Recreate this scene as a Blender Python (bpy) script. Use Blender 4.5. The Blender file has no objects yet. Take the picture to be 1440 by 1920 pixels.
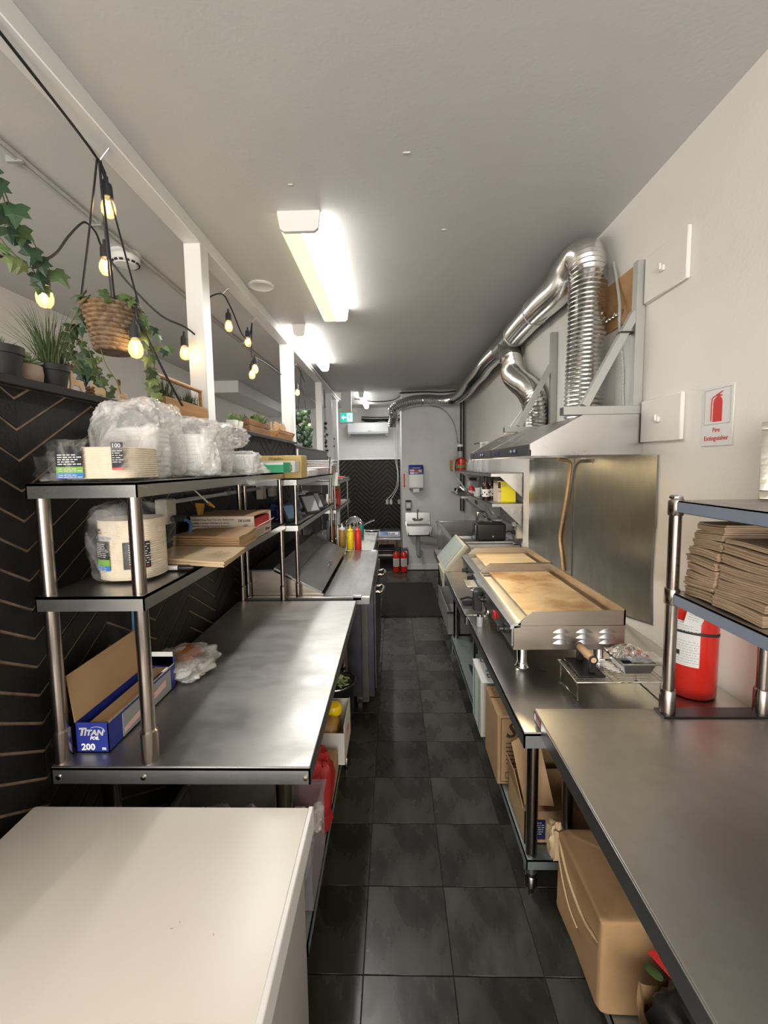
import bpy, bmesh, math, random
from mathutils import Vector, Matrix, Euler, noise
scn = bpy.context.scene
COL = scn.collection
PI = math.pi

# ---------------------------------------------------------------- camera
cd = bpy.data.cameras.new('camera'); cam = bpy.data.objects.new('camera', cd); COL.objects.link(cam)
R_ = (0.99964502, 0.0225534, -0.01418347); U_ = (0.01221358, 0.08520173, 0.99628886); B_ = (0.02367816, -0.99610843, 0.08489603)
cam.matrix_world = Matrix(((R_[0], U_[0], B_[0], 0), (R_[1], U_[1], B_[1], 0), (R_[2], U_[2], B_[2], 1.6), (0, 0, 0, 1)))
cd.sensor_fit = 'VERTICAL'; cd.sensor_height = 36.0; cd.lens = 36.0 * 795 / 1920; cd.shift_y = -20 / 1920
cd.clip_start = 0.05; cd.clip_end = 60
scn.camera = cam

# ---------------------------------------------------------------- world, daylight, exposure
w = bpy.data.worlds.new('world'); scn.world = w; w.use_nodes = True
w.node_tree.nodes['Background'].inputs[0].default_value = (0.80, 0.88, 1.0, 1)
w.node_tree.nodes['Background'].inputs[1].default_value = 1.6
def area(name, loc, rot, sx, sy, energy, col, spread=PI):
    l = bpy.data.lights.new(name, 'AREA'); l.shape = 'RECTANGLE'; l.size = sx; l.size_y = sy
    l.energy = energy; l.color = col; l.spread = spread
    o = bpy.data.objects.new(name, l); COL.objects.link(o); o.location = loc; o.rotation_euler = rot
    return o
# daylight falling in through the shop window behind the photographer
area('window_daylight', (-0.55, -2.9, 1.55), (PI / 2, 0, 0), 3.0, 2.1, 98, (1.0, 0.92, 0.82))
vs = scn.view_settings
vs.view_transform = 'Standard'; vs.look = 'None'; vs.gamma = 1; vs.use_curve_mapping = False
vs.exposure = 0.85
cy = scn.cycles
cy.use_denoising = True; cy.max_bounces = 8; cy.diffuse_bounces = 4; cy.glossy_bounces = 4
cy.transparent_max_bounces = 12; cy.sample_clamp_indirect = 4.0; cy.caustics_reflective = False; cy.caustics_refractive = False

# ---------------------------------------------------------------- materials
MT = {}
def M(name, col, rough=.5, metal=0., var=0., vs=8., st=(1, 1, 1), bump=0., bs=60., bst=None, rv=0., col2=None, emit=None, es=1., coat=0., alpha=1., trans=0., spec=.5, obr=0., ior=1.45, detail=4., lo=.35, hi=.65):
    """principled material; var/col2 mix a second colour by noise, rv varies roughness, obr shifts brightness per object"""
    m = bpy.data.materials.new(name); m.use_nodes = True; MT[name] = m
    nt = m.node_tree; N = nt.nodes; L = nt.links; b = N['Principled BSDF']
    c4 = (*col, 1)
    b.inputs['Base Color'].default_value = c4; b.inputs['Roughness'].default_value = rough
    b.inputs['Metallic'].default_value = metal; b.inputs['Coat Weight'].default_value = coat
    b.inputs['Coat Roughness'].default_value = .08
    b.inputs['Transmission Weight'].default_value = trans; b.inputs['IOR'].default_value = ior
    b.inputs['Specular IOR Level'].default_value = spec
    if emit:
        b.inputs['Emission Color'].default_value = (*emit, 1); b.inputs['Emission Strength'].default_value = es
    tc = None
    def coords(scale):
        nonlocal tc
        if tc is None: tc = N.new('ShaderNodeTexCoord')
        mp = N.new('ShaderNodeMapping'); mp.inputs['Scale'].default_value = scale
        L.new(tc.outputs['Object'], mp.inputs['Vector']); return mp
    if var or col2 or rv:
        mp = coords(st); nz = N.new('ShaderNodeTexNoise'); nz.inputs['Scale'].default_value = vs; nz.inputs['Detail'].default_value = detail
        nz.inputs['Roughness'].default_value = .6
        L.new(mp.outputs[0], nz.inputs['Vector'])
        rp = N.new('ShaderNodeValToRGB'); rp.color_ramp.elements[0].position = lo; rp.color_ramp.elements[1].position = hi
        L.new(nz.outputs['Fac'], rp.inputs[0])
        if col2 is None: col2 = tuple(max(0, x * (1 - var)) for x in col)
        mx = N.new('ShaderNodeMix'); mx.data_type = 'RGBA'
        mx.inputs[6].default_value = c4; mx.inputs[7].default_value = (*col2, 1)
        L.new(rp.outputs[0], mx.inputs[0]); out = mx.outputs[2]
        if obr:
            oi = N.new('ShaderNodeObjectInfo'); mr = N.new('ShaderNodeMapRange'); mr.inputs[3].default_value = 1 - obr; mr.inputs[4].default_value = 1 + obr
            L.new(oi.outputs['Random'], mr.inputs[0]); hs = N.new('ShaderNodeHueSaturation')
            L.new(out, hs.inputs['Color']); L.new(mr.outputs[0], hs.inputs['Value']); out = hs.outputs[0]
        L.new(out, b.inputs['Base Color'])
        if rv:
            ma = N.new('ShaderNodeMapRange'); ma.inputs[3].default_value = max(.02, rough - rv); ma.inputs[4].default_value = rough + rv
            L.new(nz.outputs['Fac'], ma.inputs[0]); ma.inputs[1].default_value = .3; ma.inputs[2].default_value = .7
            L.new(ma.outputs[0], b.inputs['Roughness'])
    if bump:
        mp = coords(bst or st); n2 = N.new('ShaderNodeTexNoise'); n2.inputs['Scale'].default_value = bs; n2.inputs['Detail'].default_value = 3
        L.new(mp.outputs[0], n2.inputs['Vector'])
        bp = N.new('ShaderNodeBump'); bp.inputs['Strength'].default_value = bump; bp.inputs['Distance'].default_value = .01
        L.new(n2.outputs['Fac'], bp.inputs['Height']); L.new(bp.outputs[0], b.inputs['Normal'])
    if alpha < 1:
        tr = N.new('ShaderNodeBsdfTransparent'); ms = N.new('ShaderNodeMixShader'); ms.inputs[0].default_value = alpha
        L.new(tr.outputs[0], ms.inputs[1]); L.new(b.outputs[0], ms.inputs[2])
        L.new(ms.outputs[0], N['Material Output'].inputs[0])
    return m
def film(name, col, a0, a1, scale=26., rough=.12, bump=.6):
    """crinkled clear plastic: transparent, with glossy creases"""
    m = M(name, col, rough=rough, bump=bump, bs=scale * 1.6, spec=.9)
    N = m.node_tree.nodes; L = m.node_tree.links; b = N['Principled BSDF']
    tc = N.new('ShaderNodeTexCoord'); v = N.new('ShaderNodeTexNoise'); v.inputs['Scale'].default_value = scale * .7; v.inputs['Distortion'].default_value = 2.5; v.inputs['Detail'].default_value = 5
    L.new(tc.outputs['Object'], v.inputs['Vector'])
    mr = N.new('ShaderNodeMapRange'); mr.inputs[1].default_value = .48; mr.inputs[2].default_value = .68; mr.inputs[3].default_value = a0; mr.inputs[4].default_value = a1
    L.new(v.outputs['Fac'], mr.inputs[0])
    tr = N.new('ShaderNodeBsdfTransparent'); ms = N.new('ShaderNodeMixShader'); L.new(mr.outputs[0], ms.inputs[0])
    L.new(tr.outputs[0], ms.inputs[1]); L.new(b.outputs[0], ms.inputs[2]); L.new(ms.outputs[0], N['Material Output'].inputs[0])
    return m

M('wall_paint', (.80, .77, .72), .55, var=.04, vs=3, bump=.06, bs=90)
M('end_paint', (.66, .66, .65), .5, var=.08, vs=4, bump=.06, bs=90)
M('ceiling_paint', (.645, .635, .615), .6, var=.04, vs=2.5, bump=.05, bs=60)
M('trim_white', (.80, .79, .77), .4, var=.03, vs=12)
M('black_paint', (.011, .010, .009), .5, var=.4, vs=20, bump=.1, bs=120, obr=.25, spec=.3)
M('raw_wood', (.33, .24, .155), .8, col2=(.18, .12, .075), vs=25, st=(1, 1, .3))
M('black_smooth', (.018, .018, .019), .35, var=.3, vs=6)
M('grout', (.012, .012, .012), .8)
M('tile', (.013, .0115, .011), .28, col2=(.062, .062, .050), vs=5, st=(1.5, .8, 1), rv=.10, bump=.03, bs=14, obr=.35, detail=7, lo=.26, hi=.84)
M('rubber', (.006, .006, .0065), .75, var=.3, vs=30)
M('steel', (.56, .55, .53), .30, 1., var=.12, vs=4, st=(1, 1, 2), rv=.05)
M('steel_top', (.47, .465, .455), .44, 1., col2=(.36, .35, .335), vs=4.5, st=(1, 1.8, 1), rv=.10, bump=.05, bs=5, detail=6, lo=.3, hi=.7)
M('board_steel', (.30, .30, .30), .42, 1., col2=(.24, .24, .24), vs=5, st=(3, .6, 1), rv=.06)
M('steel_matte', (.46, .45, .43), .38, 1., col2=(.36, .35, .335), vs=4, rv=.06, bump=.03, bs=10, detail=6)
M('steel_edge', (.55, .56, .58), .33, 1., var=.1, vs=20)
M('steel_brown', (.46, .40, .33), .34, 1., var=.18, vs=5, st=(.6, 1, 2), rv=.06)
M('steel_dark', (.12, .12, .13), .35, 1., var=.3, vs=8)
M('galvanized', (.40, .46, .45), .5, .9, col2=(.30, .36, .35), vs=14, rv=.08)
M('sheet_steel', (.40, .395, .36), .38, 1., col2=(.25, .25, .23), vs=2.6, st=(1, 1, .7), rv=.12, bump=.05, bs=5, detail=7)
M('chrome', (.78, .77, .75), .10, 1.)
M('tube_steel', (.33, .29, .26), .20, 1., var=.1, vs=30)
M('duct', (.76, .755, .74), .20, 1., var=.1, vs=30)
M('grey_paint', (.42, .415, .39), .45, .3, var=.06, vs=10)
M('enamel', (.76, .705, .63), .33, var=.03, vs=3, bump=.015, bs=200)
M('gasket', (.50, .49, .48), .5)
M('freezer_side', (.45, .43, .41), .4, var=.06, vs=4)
M('griddle_plate', (.60, .47, .30), .42, .65, col2=(.26, .14, .06), vs=4.2, st=(1.2, 1.6, 1), rv=.12, bump=.05, bs=20, detail=10, lo=.44, hi=.66)
M('griddle_plate_clean', (.66, .57, .42), .42, .65, col2=(.45, .34, .20), vs=5, st=(.6, 2, 1), rv=.1, detail=8)
M('black_plastic', (.014, .014, .015), .35)
M('soft_black', (.02, .02, .02), .6)
M('cord', (.012, .012, .016), .5)
M('white_plastic', (.78, .77, .74), .35)
M('ivory', (.70, .66, .55), .4)
M('grey_plastic', (.32, .34, .34), .4)
M('bin_plastic', (.30, .34, .33), .45, var=.12, vs=5, bump=.03, bs=40, coat=.2)
M('bin_edge', (.42, .41, .32), .5, var=.1, vs=12)
M('tub_grey', (.28, .28, .26), .5, var=.2, vs=10)
M('red_paint', (.62, .025, .015), .25, coat=.3)
M('red_plastic', (.62, .03, .025), .35)
M('red_print', (.60, .03, .03), .5)
M('pink_print', (.85, .55, .52), .5)
M('blue_print', (.02, .035, .25), .4, var=.1, vs=30)
M('navy', (.012, .018, .07), .4)
M('label_white', (.74, .73, .71), .5)
M('label_black', (.012, .012, .015), .45)
M('label_green', (.19, .42, .06), .5)
M('label_blue', (.03, .20, .55), .5)
M('text_grey', (.45, .45, .44), .5)
M('text_black', (.02, .02, .02), .6)
M('text_white', (.80, .80, .80), .5)
M('text_brown', (.06, .035, .025), .6)
M('plate_fibre', (.78, .68, .53), .75, var=.1, vs=14)
M('kraft', (.38, .235, .112), .72, var=.14, vs=10, bump=.22, bs=7)
M('kraft_light', (.52, .39, .23), .7, var=.1, vs=10, bump=.06, bs=25)
M('kraft_bag', (.36, .255, .165), .8, var=.18, vs=16, st=(1, 1, 5), bump=.2, bs=40, obr=.12)
M('cardboard', (.42, .27, .14), .7, var=.1, vs=8, bump=.03, bs=60)
M('cardboard_dark', (.30, .18, .09), .75, var=.15, vs=8)
M('box_white', (.70, .67, .62), .55, var=.05, vs=10)
M('box_cream', (.62, .53, .43), .6, var=.06, vs=10)
M('gold_card', (.55, .40, .13), .4, var=.15, vs=20)
M('green_print', (.03, .36, .16), .5)
M('yellow_plastic', (.85, .62, .01), .32)
M('yellow_box', (.85, .74, .02), .5)
M('mustard', (.42, .22, .03), .35, col2=(.30, .18, .05), vs=25)
M('orange_sauce', (.48, .14, .02), .35, col2=(.30, .10, .03), vs=20)
M('sauce_dark', (.03, .015, .01), .25)
M('wood_warm', (.42, .23, .085), .5, col2=(.26, .12, .04), vs=9, st=(1, .25, 6), bump=.08, bs=30, detail=6)
M('wood_brown', (.24, .12, .055), .6, col2=(.13, .065, .03), vs=8, st=(1, .25, 6), bump=.08, bs=30)
M('wood_light', (.62, .44, .27), .55, col2=(.50, .33, .18), vs=14, st=(1, 1, 4))
M('plywood', (.50, .29, .13), .6, col2=(.38, .21, .09), vs=4, st=(1, 1, 3), detail=6)
M('wood_char', (.12, .05, .02), .7)
M('beech', (.66, .42, .22), .45, col2=(.56, .34, .17), vs=14, st=(1, 1, 3))
M('grass', (.03, .062, .016), .5, col2=(.075, .09, .032), vs=6)
M('grass_bright', (.08, .17, .035), .5, col2=(.14, .22, .07), vs=6)
M('leaf_dark', (.012, .036, .016), .45, col2=(.025, .055, .022), vs=20, obr=.35)
M('leaf_mid', (.05, .105, .03), .45, col2=(.085, .13, .045), vs=20, obr=.3)
M('leaf_pale', (.17, .20, .07), .5, col2=(.10, .15, .045), vs=25, obr=.2)
M('stem', (.10, .12, .04), .6)
M('stone', (.34, .26, .20), .8, var=.2, vs=12, bump=.2, bs=30)
M('succulent', (.24, .30, .18), .5, var=.2, vs=10)
M('wicker', (.12, .075, .045), .7, col2=(.21, .145, .09), vs=40, bump=.25, bs=90)
M('lens_white', (.9, .9, .9), .4, emit=(1, .985, .93), es=7)
M('lens_yellow', (.75, .70, .42), .4, emit=(1.0, .93, .62), es=.55)
M('filament', (1, .8, .4), .4, emit=(1, .70, .30), es=70)
M('bulb_glass', (1.0, .80, .50), .05, alpha=.20, emit=(1, .60, .20), es=.32)
M('hood_lamp', (1, .9, .7), .4, emit=(1, .76, .42), es=34)
M('exit_green', (.0, .25, .20), .4, emit=(.01, .36, .30), es=.9)
M('exit_white', (.8, .9, .9), .4, emit=(.75, 1, .97), es=1.0)
M('screen_blue', (.02, .03, .06), .2, emit=(.02, .04, .12), es=.3)
M('digit', (.02, .03, .15), .4)
M('tablet_blue', (.10, .22, .42), .18, coat=.5)
M('tablet_glass', (.06, .065, .075), .12, coat=.6)
M('tablet_grey', (.30, .31, .32), .25, coat=.4)
M('clear_plastic', (.85, .87, .9), .12, alpha=.30, spec=.8)
M('clear_pink', (.72, .56, .50), .3, alpha=.75)
M('frosted_bin', (.45, .41, .44), .4, alpha=.30)
M('sticker', (.22, .05, .04), .5)
M('steel_sky_reflection', (.27, .32, .41), .35, .35)  # bluish sky reflection put into the steel's own colour
M('conduit_grey', (.50, .49, .47), .45)
M('glass_grey', (.5, .53, .55), .12, alpha=.45)
M('foam', (.78, .78, .77), .7)
M('bowl_white', (.75, .75, .73), .35, var=.04, vs=12)
M('foil', (.80, .79, .76), .18, 1., bump=.9, bs=38)
M('silver_frame', (.62, .60, .52), .3, .8, var=.35, vs=14, bump=.25, bs=30)
M('photo_print', (.30, .25, .30), .3, col2=(.12, .10, .12), vs=60)
M('salad', (.22, .32, .12), .6, col2=(.42, .50, .25), vs=40)
M('red_fabric', (.40, .02, .02), .6, var=.2, vs=12)
M('flour_bag', (.62, .59, .55), .7, var=.15, vs=14)
M('blue_cord', (.05, .16, .30), .5)
M('teal', (.02, .28, .22), .5)
M('ac_white', (.74, .76, .80), .3)
M('tan_hose', (.52, .34, .17), .45, .3)
M('paper', (.70, .69, .66), .6)
M('daylight_glass', (.9, .95, 1), .05, alpha=.08)
film('film_clear', (.86, .84, .80), .02, .30, 9)
film('film_bag', (.88, .86, .83), .28, .70, 11)

# ---------------------------------------------------------------- mesh helpers
class MB:
    def __init__(s): s.v = []; s.f = []; s.mi = []; s.cur = 0
    def poly(s, pts, m=None):
        a = len(s.v); s.v += [tuple(p) for p in pts]; s.f.append(tuple(range(a, a + len(pts)))); s.mi.append(s.cur if m is None else m); return s
    def raw(s, vs, fs, m=None):
        a = len(s.v); s.v += [tuple(p) for p in vs]
        for f in fs: s.f.append(tuple(a + i for i in f)); s.mi.append(s.cur if m is None else m)
        return s
    def box(s, x0, y0, z0, x1, y1, z1, m=None):
        x0, x1 = min(x0, x1), max(x0, x1); y0, y1 = min(y0, y1), max(y0, y1); z0, z1 = min(z0, z1), max(z0, z1)
        return s.raw([(x0, y0, z0), (x1, y0, z0), (x1, y1, z0), (x0, y1, z0), (x0, y0, z1), (x1, y0, z1), (x1, y1, z1), (x0, y1, z1)],
                     [(0, 3, 2, 1), (4, 5, 6, 7), (0, 1, 5, 4), (1, 2, 6, 5), (2, 3, 7, 6), (3, 0, 4, 7)], m)
    def obox(s, c, size, rot=(0, 0, 0), m=None):
        T = Matrix.Translation(c) @ Euler(rot).to_matrix().to_4x4(); h = [q / 2 for q in size]
        vs = [T @ Vector((sx * h[0], sy * h[1], sz * h[2])) for sz in (-1, 1) for sx, sy in ((-1, -1), (1, -1), (1, 1), (-1, 1))]
        return s.raw(vs, [(0, 3, 2, 1), (4, 5, 6, 7), (0, 1, 5, 4), (1, 2, 6, 5), (2, 3, 7, 6), (3, 0, 4, 7)], m)
    def bar(s, p, q, w, h=None, up=(0, 0, 1), m=None):
        """rectangular bar from p to q"""
        p = Vector(p); q = Vector(q); d = (q - p).normalized(); h = h or w
        u = Vector(up); a = d.cross(u)
        if a.length < 1e-4: a = d.cross(Vector((1, 0, 0)))
        a.normalize(); b = a.cross(d).normalized(); vs = []
        for e in (p, q):
            for i, j in ((-1, -1), (1, -1), (1, 1), (-1, 1)): vs.append(e + a * (i * w / 2) + b * (j * h / 2))
        return s.raw(vs, [(0, 1, 2, 3), (7, 6, 5, 4), (0, 4, 5, 1), (1, 5, 6, 2), (2, 6, 7, 3), (3, 7, 4, 0)], m)
    def tube(s, pts, r, n=8, cap=True, closed=False, m=None):
        pts = [Vector(p) for p in pts]; k = len(pts); rs = r if isinstance(r, (list, tuple)) else [r] * k
        vs = []; fs = []; prev = None
        for i, p in enumerate(pts):
            if closed: d = pts[(i + 1) % k] - pts[i - 1]
            else: d = pts[min(i + 1, k - 1)] - pts[max(i - 1, 0)]
            d.normalize()
            if prev is None:
                a = d.cross(Vector((0, 0, 1)));
                if a.length < .01: a = d.cross(Vector((1, 0, 0)))
            else: a = prev - d * prev.dot(d)
            a.normalize(); prev = a.copy(); b = d.cross(a)
            for j in range(n):
                t = 2 * PI * j / n; vs.append(p + (a * math.cos(t) + b * math.sin(t)) * rs[i])
        for i in range(k if closed else k - 1):
            i2 = (i + 1) % k
            for j in range(n):
                j2 = (j + 1) % n; fs.append((i * n + j, i * n + j2, i2 * n + j2, i2 * n + j))
        if cap and not closed: fs.append(tuple(range(n - 1, -1, -1))); fs.append(tuple((k - 1) * n + j for j in range(n)))
        return s.raw(vs, fs, m)
    def cyl(s, p, q, r0, r1=None, n=16, m=None): return s.tube([p, q], [r0, r0 if r1 is None else r1], n, m=m)
    def lathe(s, prof, c=(0, 0, 0), n=20, M4=None, m=None, sq=1.0):
        """prof [(r,z)...] about z; M4 optional matrix"""
        vs = []; fs = []
        for r, z in prof:
            for j in range(n):
                t = 2 * PI * j / n; ct, st = math.cos(t), math.sin(t)
                if sq != 1.0: ct = math.copysign(abs(ct) ** sq, ct); st = math.copysign(abs(st) ** sq, st)
                v = Vector((r * ct, r * st, z)); v = (M4 @ v) if M4 else v + Vector(c); vs.append(v)
        for i in range(len(prof) - 1):
            for j in range(n):
                j2 = (j + 1) % n; fs.append((i * n + j, i * n + j2, (i + 1) * n + j2, (i + 1) * n + j))
        fs.append(tuple(range(n - 1, -1, -1))); fs.append(tuple((len(prof) - 1) * n + j for j in range(n)))
        return s.raw(vs, fs, m)
    def prism(s, poly, axis, a, b, m=None):
        """poly in the plane across axis ('x': (y,z), 'y': (x,z), 'z': (x,y)) extruded a..b"""
        def P(p, t): return {'x': (t, p[0], p[1]), 'y': (p[0], t, p[1]), 'z': (p[0], p[1], t)}[axis]
        n = len(poly); vs = [P(p, a) for p in poly] + [P(p, b) for p in poly]
        fs = [tuple(range(n - 1, -1, -1)), tuple(range(n, 2 * n))] + [(i, (i + 1) % n, n + (i + 1) % n, n + i) for i in range(n)]
        return s.raw(vs, fs, m)
    def ball(s, c, r, n=12, k=8, m=None):
        rx, ry, rz = r if isinstance(r, (tuple, list)) else (r, r, r); vs = []; fs = []
        for i in range(k + 1):
            a = -PI / 2 + PI * i / k
            for j in range(n): t = 2 * PI * j / n; vs.append((c[0] + rx * math.cos(a) * math.cos(t), c[1] + ry * math.cos(a) * math.sin(t), c[2] + rz * math.sin(a)))
        for i in range(k):
            for j in range(n): j2 = (j + 1) % n; fs.append((i * n + j, i * n + j2, (i + 1) * n + j2, (i + 1) * n + j))
        return s.raw(vs, fs, m)
    def grid(s, fn, nu, nv, m=None, closed_u=False):
        vs = [fn(i / (nu if closed_u else nu - 1), j / (nv - 1)) for j in range(nv) for i in range(nu)]; fs = []
        for j in range(nv - 1):
            for i in range(nu if closed_u else nu - 1):
                i2 = (i + 1) % nu; fs.append((j * nu + i, j * nu + i2, (j + 1) * nu + i2, (j + 1) * nu + i))
        return s.raw(vs, fs, m)
    def slab(s, pts, t, m=None):
        """thin plate from a quad (3-D points), thickness t along its normal"""
        p = [Vector(q) for q in pts]; n = (p[1] - p[0]).cross(p[2] - p[0]).normalized() * t; k = len(p)
        vs = p + [q - n for q in p]
        fs = [tuple(range(k)), tuple(range(2 * k - 1, k - 1, -1))] + [(i, k + i, k + (i + 1) % k, (i + 1) % k) for i in range(k)]
        return s.raw(vs, fs, m)

O = {}
def fix(me, bev=0, seg=1):
    bm = bmesh.new(); bm.from_mesh(me)
    bmesh.ops.remove_doubles(bm, verts=bm.verts, dist=1e-5)
    bmesh.ops.recalc_face_normals(bm, faces=bm.faces)
    if bev:
        es = [e for e in bm.edges if len(e.link_faces) == 2 and e.calc_face_angle(0) > .5]
        bmesh.ops.bevel(bm, geom=es, offset=bev, segments=seg, profile=.6, affect='EDGES', clamp_overlap=True)
    bm.to_mesh(me); bm.free()
def tag(o, label=None, cat=None, group=None, kind=None):
    if label: o['label'] = label
    if cat: o['category'] = cat
    if group: o['group'] = group
    if kind: o['kind'] = kind
    return o
def mk(name, mb, mat, parent=None, label=None, cat=None, group=None, kind=None, bev=0, seg=1, smooth=38, base=None):
    """one mesh object; mesh given in world coordinates"""
    off = O[parent.name] if parent else None
    if off is None:
        if base: off = Vector(base)
        else:
            xs = [v[0] for v in mb.v]; ys = [v[1] for v in mb.v]; zs = [v[2] for v in mb.v]
            off = Vector(((min(xs) + max(xs)) / 2, (min(ys) + max(ys)) / 2, min(zs)))
    me = bpy.data.meshes.new(name); me.from_pydata([(v[0] - off.x, v[1] - off.y, v[2] - off.z) for v in mb.v], [], mb.f)
    mats = mat if isinstance(mat, (list, tuple)) else [mat]
    for q in mats: me.materials.append(MT[q])
    if len(mats) > 1: me.polygons.foreach_set('material_index', mb.mi)
    fix(me, bev, seg)
    if smooth:
        me.polygons.foreach_set('use_smooth', [True] * len(me.polygons)); me.set_sharp_from_angle(angle=math.radians(smooth))
    o = bpy.data.objects.new(name, me); COL.objects.link(o)
    if parent: o.parent = parent
    else: o.location = off
    O[o.name] = off
    return tag(o, label, cat, group, kind)
def thing(name, label, cat, loc=(0, 0, 0), group=None, kind=None):
    o = bpy.data.objects.new(name, None); COL.objects.link(o); o.location = loc; o.empty_display_size = .05
    O[o.name] = Vector(loc); return tag(o, label, cat, group, kind)
def share(name, me, parent, loc, rot=(0, 0, 0), scale=1):
    """a piece sharing mesh data, placed in world coordinates under its parent"""
    o = bpy.data.objects.new(name, me); COL.objects.link(o); o.parent = parent
    o.location = Vector(loc) - O[parent.name]; o.rotation_euler = rot
    o.scale = (scale,) * 3; O[o.name] = O[parent.name]; return o
def meshdata(name, mb, mat, bev=0, smooth=38):
    me = bpy.data.meshes.new(name); me.from_pydata(mb.v, [], mb.f); me.materials.append(MT[mat]); fix(me, bev)
    if smooth: me.polygons.foreach_set('use_smooth', [True] * len(me.polygons)); me.set_sharp_from_angle(angle=math.radians(smooth))
    return me
def dup(root, loc, rz=0., label=None, group=None, scale=None):
    r = root.copy(); COL.objects.link(r); r.location = loc; r.rotation_euler = (0, 0, rz)
    if scale: r.scale = (scale,) * 3
    if label: r['label'] = label
    if group: r['group'] = group
    def rec(a, b):
        for ch in list(a.children):
            c = ch.copy(); COL.objects.link(c); c.parent = b; rec(ch, c)
    rec(root, r); O[r.name] = Vector(loc); return r
def text(s, size, mat, parent, org, right, up, name='lettering', align='LEFT', shear=0, ext=.0003, sx=1.0, lift=.0008, off=0.):
    cu = bpy.data.curves.new('t', 'FONT'); cu.body = s; cu.size = size; cu.align_x = align; cu.extrude = ext; cu.shear = shear; cu.offset = off
    cu.resolution_u = 2
    t = bpy.data.objects.new('t', cu); COL.objects.link(t)
    me = bpy.data.meshes.new_from_object(t.evaluated_get(bpy.context.evaluated_depsgraph_get()))
    bpy.data.objects.remove(t); bpy.data.curves.remove(cu)
    r = Vector(right).normalized(); u = Vector(up).normalized(); n = r.cross(u)
    T = Matrix(((r.x, u.x, n.x, 0), (r.y, u.y, n.y, 0), (r.z, u.z, n.z, 0), (0, 0, 0, 1)))
    me.transform(Matrix.Translation(Vector(org) + n * lift - O[parent.name]) @ T @ Matrix.Diagonal((sx, 1, 1, 1)))
    me.materials.clear(); me.materials.append(MT[mat]); me.name = name
    o = bpy.data.objects.new(name, me); COL.objects.link(o); o.parent = parent; O[o.name] = O[parent.name]; return o
def spline(pts, n=8):
    """catmull-rom through pts"""
    P = [Vector(p) for p in pts]; P = [P[0] * 2 - P[1]] + P + [P[-1] * 2 - P[-2]]; out = []
    for i in range(1, len(P) - 2):
        a, b, c, d = P[i - 1:i + 3]
        for k in range(n):
            t = k / n; out.append(.5 * ((2 * b) + (c - a) * t + (2 * a - 5 * b + 4 * c - d) * t * t + (3 * b - a - 3 * c + d) * t ** 3))
    out.append(P[-2]); return out
def arc(c, r, a0, a1, n, plane='xz'):
    out = []
    for i in range(n + 1):
        a = math.radians(a0 + (a1 - a0) * i / n); u, v = r * math.cos(a), r * math.sin(a)
        out.append({'xz': (c[0] + u, c[1], c[2] + v), 'yz': (c[0], c[1] + u, c[2] + v), 'xy': (c[0] + u, c[1] + v, c[2])}[plane])
    return out
def blob(c, size, seed=0, amp=.12, freq=2.2, e=.45, n=36, k=22, flat=True):
    """crumpled bag: superellipsoid with noise; bottom kept flat"""
    mb = MB(); sx, sy, sz = size[0] / 2, size[1] / 2, size[2] / 2
    def sp(x): return math.copysign(abs(x) ** e, x)
    def fn(u, v):
        a = -PI / 2 + PI * v; t = 2 * PI * u
        p = Vector((sx * sp(math.cos(a)) * sp(math.cos(t)), sy * sp(math.cos(a)) * sp(math.sin(t)), sz * sp(math.sin(a))))
        q = Vector((p.x / sx, p.y / sy, p.z / sz)) * freq + Vector((seed * 7.3, seed * 3.1, seed))
        d = noise.noise(q) * amp + (1 - 2.2 * abs(noise.noise(q * 1.9 + Vector((3, 1, 7))))) * amp * .45 + (1 - 2.2 * abs(noise.noise(q * 4.1))) * amp * .16
        p = p * (1 + d)
        if flat: p.z = max(p.z, -sz)
        return p + Vector(c)
    mb.grid(fn, n, k, closed_u=True); return mb
def rnd(a, b): return random.uniform(a, b)
random.seed(7)
# ================================================================ the room
def struct(name, mb, mat, parent=None, **k): return mk(name, mb, mat, parent, kind=None if parent else 'structure', **k)
XL, XR, XRF, YB, YE, HC = -.85, 1.02, 1.065, 8.2, 6.4, 2.7
fl = struct('floor', MB().box(-2.5, -3.3, -.1, 1.2, 8.4, -.004), 'grout')
tp = MB().box(-.1402, -.1402, -.02, .1402, .1402, 0)
tm = meshdata('tile', tp, 'tile', bev=.0007)
T = .2835
for i in range(-2, 5):
    for j in range(-3, 19):
        x = -.115 + T * (i + .5); y = 1.203 + T * (j - .5)
        if x - .14 > -.6 and x < 1.1: share('tile', tm, fl, (x, y, 0))
c = MB().box(-2.5, -3.3, HC, 1.2, 8.4, HC + .1)
ce = struct('ceiling', c, 'ceiling_paint')
# plaster blemish and nail marks overhead
for x, y, s in ((-.40, .93, .02), (.12, .84, .012), (-.39, 1.75, .006), (.06, 1.6, .008), (.25, 2.1, .006)):
    b = blob((x, y, HC - .001), (s * 3.2, s, .004), 3, .3, flat=False, n=14, k=8); mk('blemish', b, 'ceiling_paint', ce)
r = MB().box(XR, -3.3, 0, 1.3, 3.36, HC); r.box(XRF, 3.36, 0, 1.3, 8.4, HC)
wr = struct('wall_right', r, 'wall_paint')
struct('wall_end', MB().box(.125, YE, 0, XRF, 8.3, HC), 'end_paint')
struct('baseboard_end', MB().box(.125, YE - .012, 0, .78, YE, .085), 'trim_white', bev=.003)
struct('wall_dining', MB().box(-2.5, -3.3, 0, -2.34, 8.4, HC), 'wall_paint')
f = MB().box(-2.5, -3.4, 0, 1.2, -3.25, .45); f.box(-2.5, -3.4, 2.6, 1.2, -3.25, HC); f.box(-2.5, -3.4, .45, -2.15, -3.25, 2.6); f.box(1.0, -3.4, .45, 1.2, -3.25, 2.6)
struct('wall_front', f, 'wall_paint')
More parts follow.
